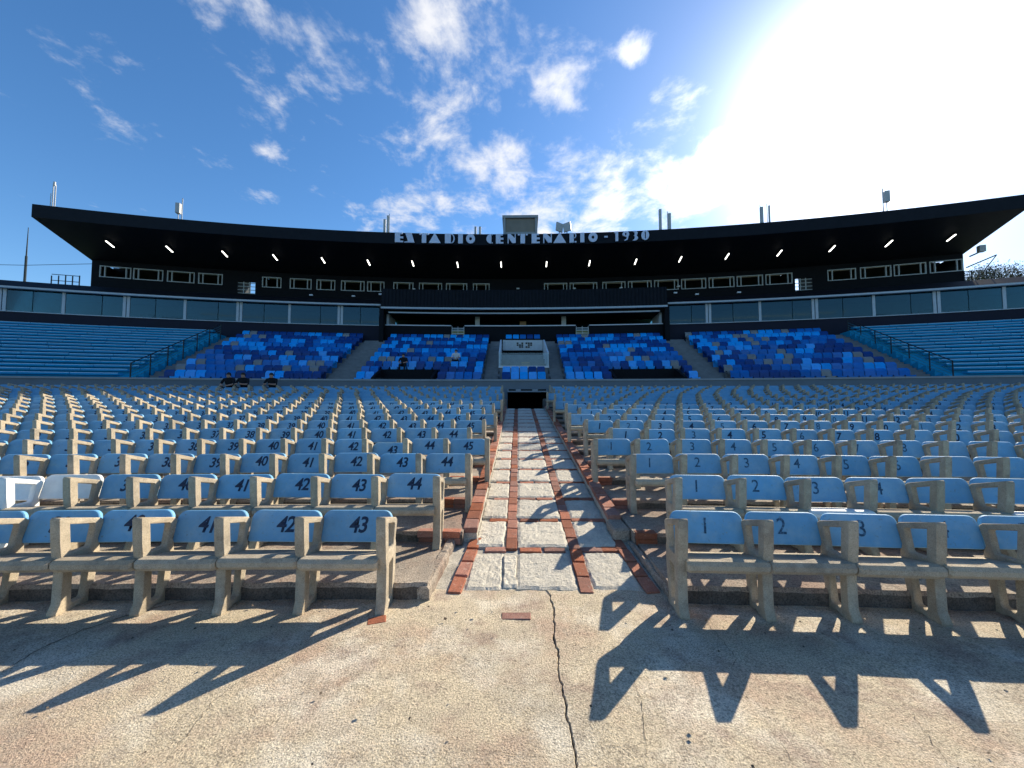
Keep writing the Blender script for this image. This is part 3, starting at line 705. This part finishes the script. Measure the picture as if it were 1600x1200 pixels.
# ------------------------------------------------------------------ the grandstand building
gs = empty('grandstand', pol(1.3, 99.4, 0)); tag(gs, 'black curved grandstand building with overhanging ribbed roof, glass boxes and press windows', 'building')
def gp(mb, nm, m, par=None): return under(mb.build(nm, m), par or gs) if par is None else under2(mb.build(nm, m), par)
def under2(o, par): o.parent = par; o.matrix_parent_inverse = par_inv(gs); return o
AL, AR2 = -17.15, 19.32
def corrugated(p0, p1, a0, a1, pitch, amp, flip=1):
    mb = MB(); r = (p0[0] + p1[0]) / 2; n = int(abs(a1 - a0) * math.pi / 180 * r / pitch); k = 0; vs = []; fs = []
    for i in range(n):
        for t, h in ((0, 0), (.35, 0), (.45, 1), (.9, 1)):
            a = a0 + (a1 - a0) * (i + t) / n
            vs.append(pol(a, p0[0] - amp * h * flip * (p0[0] == p1[0]), p0[1] - amp * h * (p0[0] != p1[0]))); vs.append(pol(a, p1[0] - amp * h * flip * (p0[0] == p1[0]), p1[1] - amp * h * (p0[0] != p1[0])))
    fs = [(2 * i, 2 * i + 1, 2 * i + 3, 2 * i + 2) for i in range(len(vs) // 2 - 1)]
    mb.add(vs, fs); return mb
mb = MB(); mb.ring([(98.0, 13.22), (98.0, 14.05), (98.6, 14.09), (106.4, 13.75), (106.4, 12.75), (103.2, 12.27)], AL, AR2, 48)
roof = gp(mb, 'roof', M['roofm'])
mb = MB(); mb.rbox(97.96, 98.10, 13.98, 14.075, AL - .02, AR2 + .02, 0, 48); gp(mb, 'roof_trim', M['silver'] if False else M['lightgrey'], roof)
mb = corrugated((98.05, 13.20), (103.25, 12.22), AL + .02, AR2 - .02, .40, .07); o = mb.build('soffit', M['soffit'], recalc=False); under2(o, roof)
# upper storey with its windows
WIN = [(-16.82, -15.74), (-15.67, -14.6), (-14.46, -13.43), (-13.29, -12.34), (-10.74, -9.93), (-9.57, -8.63), (-8.41, -7.58), (-7.32, -6.25), (-6.13, -5.33), (-4.91, -3.97), (-3.7, -2.6), (-2.41, -1.39), (-1.11, -0.31), (2.33, 3.44), (3.56, 4.87), (5.11, 6.19), (6.31, 7.39), (7.51, 8.6), (8.72, 9.81), (9.92, 11.01), (11.11, 12.19), (12.29, 13.36), (14.69, 15.73), (15.87, 16.95), (17.03, 18.1), (18.2, 19.24)]
GAP = [(-11.74, -11.02), (13.46, 14.12)]
SI, HE, FL, TO = 11.02, 11.90, 9.68, 12.30
mb = MB(); cur = AL + .06
for a0, a1, g in sorted([(a, b, 0) for a, b in WIN] + [(a, b, 1) for a, b in GAP]):
    mb.rbox(103, 103.22, FL, TO, cur, a0)
    if g: mb.rbox(103, 103.22, FL, 10.42, a0, a1); mb.rbox(103, 103.22, 11.42, TO, a0, a1)
    else: mb.rbox(103, 103.22, FL, SI, a0, a1); mb.rbox(103, 103.22, HE, TO, a0, a1)
    cur = a1
mb.rbox(103, 103.22, FL, TO, cur, AR2 - .06); gp(mb, 'press_wall', M['dark'])
mb = MB()
for a0, a1 in ((AL + .06, GAP[0][0] - .05), (GAP[0][1] + .05, GAP[1][0] - .05), (GAP[1][1] + .05, AR2 - .06)):
    mb.rbox(105.3, 105.5, FL, TO + .15, a0, a1); mb.rbox(103.22, 105.3, FL, TO, a0, a0 + .06, 0, 1); mb.rbox(103.22, 105.3, FL, TO, a1 - .06, a1, 0, 1); mb.rbox(103.22, 105.3, 10.2, 10.3, a0 + .06, a1 - .06)
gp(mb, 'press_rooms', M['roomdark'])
for i, (a0, a1) in enumerate(WIN):
    mb = MB(); w = .045; t = 103 - .03
    mb.rbox(t, t + .1, SI, SI + .06, a0, a1, 0, 1); mb.rbox(t, t + .1, HE - .06, HE, a0, a1, 0, 1)
    for a in (a0, a0 + .16, a1 - .16 - w * .8, a1 - w * .8): mb.rbox(t + .004, t + .096, SI + .06, HE - .06, a, a + w * .8, 0, 1)
    wn = gp(mb, 'window', M['lightgrey'])
    mb = MB(); mb.rbox(103.08, 103.10, SI + .05, HE - .05, a0 + .01, a1 - .01, 0, 1); gp(mb, 'pane', M['glass'], wn)
    if i in (5,):
        mb = MB(); mb.rbox(104.2, 104.3, 11.62, 11.68, a0 + .1, a0 + .6, 0, 1); mb.rbox(103.9, 104.0, 11.70, 11.75, a0 + .5, a1 - .05, 0, 1); gp(mb, 'room_light', M['lampw'], wn)
    if i in (23, 5, 4):
        mb = MB(); mb.rbox(103.14, 103.16, SI + (.3 if i == 23 else .05), HE - .08 if i == 23 else SI + .2, a0 + .2, a1 - .3, 0, 1); gp(mb, 'blind', M['lightgrey'], wn)
for a0, a1 in GAP:      # open landings with a grille
    mb = MB()
    for q in range(4): mb.rbox(103.05, 103.10, 10.45 + q * .28, 10.49 + q * .28, a0, a1, 0, 1)
    for t in (.3, .62): a = a0 + (a1 - a0) * t; mb.rbox(103.06, 103.12, 10.42, 11.42, a, a + .03, 0, 1)
    gp(mb, 'landing_grille', M['lightgrey'])
# glass storey of both wings
MUL = [[-24.6, -22.5, -20.45, -18.45, -16.64, -14.75, -12.7, -10.78, -8.77, -6.76, -4.95], [7.54, 9.17, 11.24, 13.18, 15.24, 17.13, 19.1, 21.1, 23.1, 25.1]]
for ml in MUL:
    a0, a1 = ml[0], ml[-1]
    mb = MB(); mb.rbox(99.42, 99.9, 4.5, 7.37, a0, a1); gp(mb, 'band_wall', M['navy'])
    mb = MB(); mb.rbox(99.36, 99.60, 7.372, 7.42, a0, a1); gp(mb, 'sill', M['lightgrey'])
    mb = MB(); mb.rbox(102.2, 102.4, 7.2, 9.0, a0, a1); mb.rbox(99.9, 102.2, 7.2, 7.36, a0, a1); mb.rbox(99.62, 102.2, 8.92, 9.0, a0, a1); gp(mb, 'box_rooms', M['room'])
    mb = MB(); mb.rbox(99.10, 99.36, 8.86, 8.98, a0, a1); gp(mb, 'gutter', M['lightgrey'])
    mb = MB(); mb.ring([(99.36, 8.86), (99.36, 8.97), (100.5, 9.66), (103, 9.68), (103, 9.02), (99.6, 9.0)], a0, a1); lr = gp(mb, 'low_roof', M['roofm'])
    o = corrugated((99.36, 9.02), (100.5, 9.71), a0 + .05, a1 - .05, .22, .035).build('ribbed_sheet', M['roofm'], recalc=False); under2(o, lr)
    mb = MB(); mb.rbox(100.46, 100.60, 9.69, 9.75, a0, a1); gp(mb, 'roof_edge', M['wall'], lr)
    for i in range(len(ml) - 1):
        b0, b1 = ml[i], ml[i + 1]; mid = b0 + (b1 - b0) * (.5 if i % 2 else .62)
        for c0, c1 in ((b0 + .05, mid - .012), (mid + .012, b1 - .05)):
            mb = MB(); mb.rbox(99.47, 99.49, 7.42, 8.86, c0, c1, 0, 1); gp(mb, 'pane', M['glass'])
        for a in ((b0, b0 + .13) if i % 2 else (b0,)):
            mb = MB(); mb.rbox(99.44, 99.60, 7.42, 8.86, a - .05, a + .045, 0, 1); gp(mb, 'mullion', M['lightgrey'])
        mb = MB(); rr = random.Random(i); 
        for q in range(3): aa = b0 + rr.uniform(.2, 1.5); ww = rr.uniform(.15, .5); mb.rbox(101.2, 101.8, 7.36, 7.36 + rr.uniform(.25, .7), aa, aa + ww, 0, 1)
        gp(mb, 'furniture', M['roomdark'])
# centre of the building
a0, a1 = -4.78, 7.37
for a in (a0 - .19, a1): mb = MB(); mb.rbox(98.85, 99.95, 4.5, 8.70, a, a + .19, 0, 1); gp(mb, 'end_column', M['dark'])
o = corrugated((98.85, 8.70), (98.85, 10.08), a0 - .1, a1 + .1, .26, .05).build('ribbed_fascia', M['roofm'], recalc=False); under(o, gs)
mb = MB(); mb.ring([(98.9, 8.70), (98.9, 10.07), (103, 10.05), (103, 9.0), (102.2, 8.50), (99.2, 8.50), (99.2, 8.70)], a0 - .1, a1 + .1); gp(mb, 'centre_canopy', M['roofm'])
mb = MB(); mb.rbox(98.70, 98.90, 8.56, 8.69, a0 - .1, a1 + .1); gp(mb, 'canopy_beam', M['lightgrey'])
mb = MB(); mb.rbox(98.98, 99.14, 8.29, 8.38, a0 + .19, a1 - .19); gp(mb, 'lower_beam', M['lightgrey'])
mb = MB(); mb.rbox(99.14, 102, 8.38, 8.49, a0 + .01, a1 - .01); gp(mb, 'loggia_ceiling', M['dark'])
mb = MB(); mb.rbox(102, 102.06, 7.2, 8.40, a0 + .01, a1 - .01); gp(mb, 'loggia_glass', M['glass'])
mb = MB(); mb.rbox(103.5, 103.7, 7.2, 9.3, a0, a1); mb.rbox(99.6, 103.5, 7.1, 7.2, a0, a1); mb.rbox(102.1, 103.5, 8.42, 8.49, a0, a1); gp(mb, 'loggia_room', M['room'])
for a in (a0 + .02, a1 - .12): mb = MB(); mb.rbox(99.65, 101.9, 7.2, 8.37, a, a + .1, 0, 1); gp(mb, 'loggia_end_wall', M['lightgrey'])
for b0, b1 in ((a0 + .01, -1.9), (-1.3, 3.62), (4.22, a1 - .01)):
    mb = MB(); mb.rbox(99.42, 99.62, 4.5, 7.41, b0, b1); gp(mb, 'parapet', M['dark'])
    mb = MB(); mb.rbox(99.36, 99.66, 7.412, 7.48, b0, b1); gp(mb, 'parapet_cap', M['offwhite'])
for b0, b1 in ((-1.9, -1.3), (3.62, 4.22)):
    mb = MB(); mb.rbox(99.5, 99.62, 4.5, 6.62, b0, b1); gp(mb, 'gate_base', M['dark'])
    mb = MB()
    for q in range(4): mb.rbox(99.48, 99.52, 6.64 + q * .2, 6.69 + q * .2, b0 + .04, b1 - .04, 0, 1)
    for t in (.04, .3, .56): mb.rbox(99.47, 99.53, 6.62, 7.40, b0 + t - .012, b0 + t + .012, 0, 1)
    gp(mb, 'gate', M['lightgrey'])
for a in (-.78, 3.15): mb = MB(); mb.rbox(100.4, 100.7, 7.2, 8.38, a - .1, a + .1, 0, 1); gp(mb, 'pillar', M['lightgrey'])
mb = MB(); mb.rbox(101.3, 101.5, 7.2, 8.2, 1.15, 1.45, 0, 1); gp(mb, 'loggia_door', M['wood'])
# bright sheet roofs at the wing ends, and short end railings
for b0, b1 in ((-24.6, -17.4), (19.6, 25)):
    o = corrugated((102.6, 9.95), (104.5, 10.05), b0, b1, .5, .16).build('sheet_roof', M['sheet'], recalc=False); under(o, gs)
# white work lamps along the fascia
for a, r, z in [(-8.2, 100.4, 9.82), (-6.4, 100.4, 9.85), (-5.2, 100.2, 10.0), (8.0, 100.4, 10.0), (8.9, 100.4, 9.82), (10.6, 100.4, 9.82), (1.0, 102.8, 11.35), (-4.0, 102.8, 11.25), (5.9, 102.8, 11.25), (3.7, 102.8, 11.3), (8.5, 102.8, 11.2)]:
    mb = MB(); mb.rbox(r, r + .12, z, z + .10, a, a + .14, 0, 1); gp(mb, 'work_lamp', M['offwhite'])
for a, sd in ((-17.9, 'left'), (19.7, 'right')):
    h = empty('roof_railing', pol(a, 103, 9.9)); tag(h, f"small dark railing on the low roof at the {sd} end of the grandstand", 'railing', 'end railings')
    s = -1 if a < 0 else 1
    for i in range(5): mb = MB(); q = a + s * (i - 2) * .22; mb.tube(pol(q, 103, 9.68), pol(q, 103, 11.0 - .04 * i), .035); under(mb.build('post', M['rail']), h)
    for z in (10.5, 10.95): mb = MB(); mb.tube(pol(a - .44, 103, z), pol(a + .44, 103, z), .025); under(mb.build('rail', M['rail']), h)
# soffit lamps
LI = [(-15.58, 100.2), (-13.57, 100.2), (-11.58, 100.3), (-9.62, 100.35), (-7.65, 100.4), (-5.7, 100.45), (-3.73, 100.4), (-1.7, 100.45), (0.3, 100.4), (2.38, 100.4), (4.33, 100.4), (6.38, 100.4), (8.29, 100.35), (10.21, 100.3), (12.26, 100.35), (14.17, 100.3), (16.09, 100.3), (18.04, 100.35)]
zs = lambda r: 13.20 - (r - 98.05) * (.98 / 5.2) - .07
for i, (a, r) in enumerate(LI):
    e = empty('ceiling_light', pol(a, r, zs(r) - .06)); tag(e, f"lit tube lamp on the black soffit, {NTH[i]} from the left end", 'lamp', 'tube lamps along the soffit')
    mb = MB(); mb.ring([(r - .40, zs(r - .40) - .04), (r + .40, zs(r + .40) - .04), (r + .40, zs(r + .40)), (r - .40, zs(r - .40))], a - .04, a + .04, 1); under(mb.build('housing', M['roofm']), e)
    mb = MB(); mb.ring([(r - .38, zs(r - .38) - .08), (r + .38, zs(r + .38) - .08), (r + .38, zs(r + .38) - .042), (r - .38, zs(r - .38) - .042)], a - .022, a + .022, 1); under(mb.build('tube', M['lamp']), e)
# roof sign
def arc(cx, cy, rx, ry, t0, t1, n=10): return [(cx + rx * math.cos(R_(t0 + (t1 - t0) * i / n)), cy + ry * math.sin(R_(t0 + (t1 - t0) * i / n))) for i in range(n + 1)]
rect = lambda a, b, c, d: [(a, c), (b, c), (b, d), (a, d)]
GL = {'E': [[(0, 0), (1, 0), (1, .16), (.62, .16), (.62, .40), (1, .40), (1, .60), (.62, .60), (.62, .84), (.9, .84), (.9, 1), (0, 1)]],
      'S': [[(0, 0), (1, 0), (.98, .08), (.70, 1), (.08, 1), (.36, .10), (0, .07)]],
      'T': [rect(.27, .73, 0, 1), rect(0, .2, .84, 1), rect(.8, 1, .84, 1)], 'A': [[(0, 0), (1, 0), (.54, 1), (.46, 1)]],
      'D': [rect(0, .60, 0, 1), arc(.66, .5, .34, .5, -90, 90) + arc(.66, .5, .22, .42, 90, -90)], 'I': [rect(0, 1, 0, 1)],
      'O': [arc(.5, .5, .5, .5, 0, 342, 19), arc(.5, .5, .17, .17, 0, 324, 9)],
      'C': [arc(.8, .5, .8, .5, 90, 270), rect(.88, 1, 0, .12), rect(.88, 1, .88, 1)],
      'N': [[(0, 0), (.12, 0), (.12, .60), (.55, .05), (1, .05), (1, 1), (.88, 1), (.88, .55), (.36, 1), (0, 1)]],
      'R': [rect(0, .58, 0, 1), arc(.64, .72, .3, .28, -90, 90, 6) + arc(.64, .72, .18, .19, 90, -90, 6), rect(.68, .95, 0, .14)], '-': [rect(0, 1, .42, .58)],
      '1': [[(.35, 0), (1, 0), (1, 1), (.35, 1), (0, .86), (.35, .84)]],
      '9': [arc(.5, .68, .5, .32, 200, -40, 14) + [(.75, .1), (.3, 0), (.25, .08), (.6, .22), (.62, .40)], arc(.48, .70, .12, .15, 0, 324, 9)],
      '3': [[(0, .95), (.1, 1)] + arc(.45, .75, .5, .25, 90, -50, 7) + arc(.45, .26, .55, .26, 55, -90, 8) + [(.1, 0), (0, .06), (.3, .14), (.42, .30), (.38, .46), (.2, .50), (.38, .56), (.4, .75), (.3, .88)]],
      '0': [arc(.5, .5, .5, .5, 0, 342, 19), rect(.44, .58, .14, .86)]}
TX = 'ESTADIOCENTENARIO-1930'
LA = [-4.21, -3.86, -3.81, -3.38, -3.18, -2.77, -2.77, -2.26, -2.08, -1.66, -1.51, -1.31, -1.17, -0.78, -0.29, -0.02, 0.12, 0.45, 0.63, 0.98, 1.07, 1.5, 1.67, 2.02, 2.17, 2.54, 2.61, 3.15, 3.3, 3.61, 3.76, 3.93, 4.11, 4.49, 4.78, 4.92, 5.18, 5.36, 5.54, 5.82, 5.96, 6.18, 6.32, 6.64]
sg = empty('roof_sign', pol(1.2, 97.9, 13.27)); tag(sg, 'pale art deco letters reading ESTADIO CENTENARIO - 1930 on the roof edge', 'sign')
for i, ch in enumerate(TX):
    b0, b1 = LA[2 * i], LA[2 * i + 1]; w = R_(b1 - b0) * 97.9; am = (b0 + b1) / 2
    me = curve_mesh('letter', [[((x - .5) * w, y * .72) for x, y in lp] for lp in GL[ch]], .08, 0, [M['sign']], XZ)
    o = link('letter', me); o.location = pol(am, 97.86, 13.27); o.rotation_euler = (0, 0, -R_(am)); under(o, sg)
# things standing on the roof
def on_roof(name, label, cat, a, group=None): return tag(empty(name, pol(a, 99, 14.05)), label, cat, group)
def rp(e, nm, m, fn):
    mb = MB(); fn(mb); return under(mb.build(nm, m), e)
def antenna(label, a, specs):      # specs: (angle, z top, radius) pole-like aerials, or panels
    e = on_roof('antenna', label, 'antenna', a, 'aerials on the roof')
    for kind, b, z0, z1, w in specs:
        if kind == 'pole': rp(e, 'pole', M['antenna'], lambda m: m.tube(pol(b, 99, z0), pol(b, 99, z1), w, w, 6))
        elif kind == 'aerial': rp(e, 'aerial', M['antenna'], lambda m: (m.rbox(98.95, 98.95 + w, z0, z1, b - math.degrees(w / 198), b + math.degrees(w / 198), 0, 1), m.tube(pol(b, 99.1, 14.05), pol(b, 99.1, z0 + .1), .03)))
    return e
antenna('thin whip aerial at the left tip of the roof', -16.97, [('pole', -16.97, 14.05, 16.0, .03), ('pole', -17.03, 14.05, 15.3, .02), ('aerial', -16.94, 15.85, 16.1, .09)])
antenna('white panel aerial on a pole, left part of the roof', -12.81, [('pole', -12.81, 14.05, 15.98, .03), ('aerial', -12.97, 14.9, 15.62, .26)])
antenna('cluster of tall aerials left of the sign', -4.75, [('aerial', -4.82, 14.06, 15.5, .16), ('aerial', -4.68, 14.3, 15.8, .14), ('pole', -4.62, 14.05, 15.94, .03)])
antenna('pair of short stub aerials left of the roof cabin', -.72, [('aerial', -.82, 14.06, 15.08, .16), ('aerial', -.62, 14.06, 15.08, .16)])
antenna('pair of tall slim aerials right of the sign', 7.4, [('aerial', 7.28, 14.06, 16.05, .18), ('aerial', 7.66, 14.3, 15.7, .20), ('pole', 7.58, 14.05, 15.85, .025)])
antenna('three slim aerials on the right part of the roof', 11.4, [('aerial', 11.32, 14.1, 15.65, .18), ('pole', 11.26, 14.05, 15.8, .025), ('aerial', 11.60, 14.1, 15.7, .10), ('pole', 11.52, 14.05, 15.85, .025)])
antenna('oval aerial on a pole at the right end of the roof', 15.57, [('pole', 15.55, 14.05, 16.05, .035), ('aerial', 15.70, 15.1, 15.85, .26)])
cb_ = on_roof('roof_cabin', 'grey square cabin with flat top on the middle of the roof', 'cabin', 1.18)
rp(cb_, 'frame', M['coping'], lambda m: (m.rbox(98.9, 101, 14.06, 15.72, .42, .52, 0, 1), m.rbox(98.9, 101, 14.06, 15.72, 1.84, 1.94, 0, 1), m.rbox(98.9, 101, 14.06, 14.62, .53, 1.83, 0, 1)))
rp(cb_, 'panel', M['cabin'], lambda m: m.rbox(99.0, 101, 14.63, 15.70, .53, 1.83, 0, 1)); rp(cb_, 'cornice', M['coping'], lambda m: m.rbox(98.85, 101.1, 15.722, 15.92, .38, 1.98, 0, 1))
for a, t, wd in ((2.92, .5, 'left'), (3.26, -.5, 'right')):
    e = on_roof('dish_panel', f"{wd} one of two tilted square grey panels beside the roof cabin", 'panel', a, 'tilted panels on the roof')
    x, y, z = pol(a, 99, 14.98); T = Matrix.Translation((x, y, z)) @ Matrix.Rotation(t, 4, 'Z') @ Matrix.Rotation(.12 * (1 if t > 0 else -1), 4, 'Y')
    rp(e, 'panel', M['antenna'], lambda m: m.box(-.30, .30, -.05, .05, -.34, .34, 0, T)); rp(e, 'stand', M['rail'], lambda m: m.tube((x, y + .12, 14.0), (x, y + .06, 14.9), .035))
ls = tag(empty('loudspeaker', pol(19.6, 102, 11.2)), 'grey loudspeaker box on a bracket at the right end of the roof', 'loudspeaker')
under((lambda m: (m.rbox(101.8, 102.1, 11.95, 12.40, 19.36, 19.54), m.build('box', M['antenna']))[1])(MB()), ls)
under((lambda m: (m.tube(pol(19.3, 102.9, 11.2), pol(19.75, 101.6, 11.55), .04), m.tube(pol(19.75, 101.6, 11.55), pol(19.4, 102.9, 9.7), .03), m.tube(pol(19.32, 102.6, 11.9), pol(19.45, 102.05, 12.0), .05), m.build('bracket', M['rail']))[3])(MB()), ls)

# ------------------------------------------------------------------ beyond the stand
ms = tag(empty('mast', (-58, 45, -1.2)), 'tall slender grey mast standing behind the left wing', 'mast')
mb = MB(); mb.tube((-58.03, 45, -1.2), (-57.95, 45, 19), .16, .11, 8); under(mb.build('pole', M['rail']), ms)
mb = MB(); mb.tube((-57.95, 45, 19), (-57.92, 45, 22.5), .07, .03, 6); under(mb.build('tip', M['rail']), ms)
mb = MB(); mb.tube((-75, 45.2, 18.3), (-57.9, 45.0, 17.9), .03, .03, 5); mb.tube((-57.9, 45.0, 17.9), (-45, 42, 17.0), .03, .03, 5); tag(mb.build('cable', M['rail']), 'thin dark cable strung past the mast behind the left wing', 'cable')
def tree(name, label, x, y, h, seed):
    rr = random.Random(seed); t = tag(empty(name, (x, y, -1.2)), label, 'tree', 'bare trees behind the right wing'); br = MB(); tk = MB(); lf = MB()
    tk.tube((x, y, -1.2), (x + .2, y, h * .5), .34, .22, 7)
    def grow(p, d, l, r, dep):
        q = p + d * l; br.tube(p, q, r, r * .62, 4)
        if dep <= 2:
            for _ in range(7):
                c = q + Vector((rr.uniform(-.5, .5), rr.uniform(-.5, .5), rr.uniform(-.4, .4))); s = rr.uniform(.06, .14)
                lf.add([c + Vector((rr.uniform(-s, s), rr.uniform(-s, s), rr.uniform(-s, s))) for _ in range(3)], [(0, 1, 2)])
        if dep:
            for _ in range(rr.choice((2, 3, 3))):
                nd = (d + Vector((rr.uniform(-.75, .75), rr.uniform(-.75, .75), rr.uniform(-.15, .5)))).normalized(); grow(q, nd, l * rr.uniform(.66, .86), r * .6, dep - 1)
    for _ in range(5): grow(Vector((x + .2, y, h * .5 - rr.uniform(0, 2))), Vector((rr.uniform(-.8, .8), rr.uniform(-.8, .8), 1)).normalized(), h * .17, .15, 5)
    under(tk.build('trunk', M['bark']), t); under(br.build('branches', M['bark'], recalc=False), t); under(lf.build('crown', M['leaf'], recalc=False), t)
tree('tree', 'bare thin tree nearest the right end of the grandstand', 51.5, 42, 14.6, 4)
tree('tree', 'broad bare tree rising above the right wing', 55.8, 42.5, 16.4, 8)
tree('tree', 'bare tree at the right edge of the picture', 60.5, 43, 16.0, 15)

# ------------------------------------------------------------------ people
def person(label, x, y, zseat, rz, seed, top='cloth', arms=0):
    rr = random.Random(seed); e = tag(empty('person', (x, y, zseat), rz), label, 'person', 'people resting in the stands')
    # the figure faces -Y (towards the pitch); origin at the seat
    J_ = {'pel': (0, .05, .10, .13), 'wai': (0, .03, .25, .12), 'che': (0, -.02, .44, .145), 'nec': (0, -.06, .57, .055), 'hea': (0, -.09, .67, .080), 'top': (0, -.08, .77, .072)}
    ed = [('pel', 'wai'), ('wai', 'che'), ('che', 'nec'), ('nec', 'hea'), ('hea', 'top')]
    for s, sd in ((-1, 'l'), (1, 'r')):
        J_.update({'hip' + sd: (s * .10, .02, .08, .085), 'kne' + sd: (s * .15, -.40, .11, .062), 'ank' + sd: (s * .13, -.42, -.34, .042), 'toe' + sd: (s * .14, -.58, -.38, .035),
                   'sho' + sd: (s * .19, -.03, .50, .062), 'elb' + sd: (s * .25, -.16, .28, .045), 'wri' + sd: (s * (.10 + .02 * arms), -.34, .22 + .06 * arms, .032), 'han' + sd: (s * .05, -.40, .22 + .08 * arms, .036)})
        ed += [('pel', 'hip' + sd), ('hip' + sd, 'kne' + sd), ('kne' + sd, 'ank' + sd), ('ank' + sd, 'toe' + sd), ('che', 'sho' + sd), ('sho' + sd, 'elb' + sd), ('elb' + sd, 'wri' + sd), ('wri' + sd, 'han' + sd)]
    names = list(J_); me = bpy.data.meshes.new('body'); me.from_pydata([J_[n][:3] for n in names], [(names.index(a), names.index(b)) for a, b in ed], [])
    ob = bpy.data.objects.new('body', me); col.objects.link(ob); ob.modifiers.new('s', 'SKIN')
    sk = me.skin_vertices[0].data
    for i, n in enumerate(names): sk[i].radius = (J_[n][3],) * 2; sk[i].use_root = (n == 'pel')
    sb = ob.modifiers.new('u', 'SUBSURF'); sb.levels = 2; sb.render_levels = 2
    m2 = bpy.data.meshes.new_from_object(ob.evaluated_get(bpy.context.evaluated_depsgraph_get())); bpy.data.objects.remove(ob)
    m2.materials.clear()
    for m in (M[top], M['skin'], M['cloth']): m2.materials.append(m)
    for p in m2.polygons:
        c = p.center; p.use_smooth = True
        p.material_index = 1 if (c.z > .57 or (c.y < -.19 and c.z > .17 and abs(c.x) < .26)) else (2 if c.z < .17 else 0)
    b = link('body', m2, e)
    mb = MB(); n = 10
    for i in range(n):
        for j in range(6):
            t = 2 * math.pi * i / n; ph = math.pi / 2 * j / 5; mb.v.append((.088 * math.cos(ph) * math.cos(t), -.075 + .10 * math.cos(ph) * math.sin(t) + .012, .69 + .105 * math.sin(ph) - (.04 if math.sin(t) > 0 and j == 0 else 0)))
    for i in range(n):
        for j in range(5): q = (i + 1) % n; mb.f.append((i * 6 + j, q * 6 + j, q * 6 + j + 1, i * 6 + j + 1)); mb.m.append(0)
    mb.build('hair', M['hair'], e, smooth=True); return e
def sit(label, px, k, seed, **kw):
    r = R0 + k * P; cands = [s for s in slots if s[0] == k]; s = min(cands, key=lambda s: abs(pol(s[3], r, 0)[0] - px)); p = pol(s[3], r + .17, s[5] + .415)
    return person(label, p[0], p[1], p[2], -R_(s[3]), seed, **kw)
sit('person in black sitting below the grey wall, leftmost of three', -12.0, 16, 1)
sit('person in black leaning forward below the grey wall, middle of three', -11.2, 16, 2, arms=1)
sit('person in black sitting alone, rightmost of three below the grey wall', -10.1, 16, 3, arms=1)
def sit_up(label, a, j, seed, **kw):
    t = min([u for u in us if u[1] == j], key=lambda u: abs(u[4] - a)); p = pol(t[4], t[5] + .06, UZ(j) + .43); return person(label, p[0], p[1], p[2], -R_(t[4]), seed, **kw)
sit_up('person in black seated above the dark left stair parapet', -2.98, 2, 4)
sit_up('person in a white top seated high in the inner left block', -1.15, 3, 5, top='clothw')

# ------------------------------------------------------------------ small litter on the concrete
mb = MB(); rr = random.Random(5)
for i in range(150):
    x = rr.uniform(-4.2, 4.2); y = rr.uniform(1.4, 2.95); s = rr.uniform(.004, .012); t = rr.uniform(0, 6)
    if i > 110: s *= 1.5; y = 2.55 + rr.uniform(0, .4)
    z = .022; c, sn = math.cos(t) * s, math.sin(t) * s
    mb.add([(x + c, y + sn, z), (x - sn * .7, y + c * .7, z + s * .5), (x - c, y - sn, z), (x + sn * .6, y - c * .6, z - s * .5 + .002)], [(0, 1, 2), (0, 2, 3)])
tag(mb.build('litter', M['bark'], recalc=False), 'dry leaf scraps and grit scattered on the concrete apron', 'litter', kind='stuff')
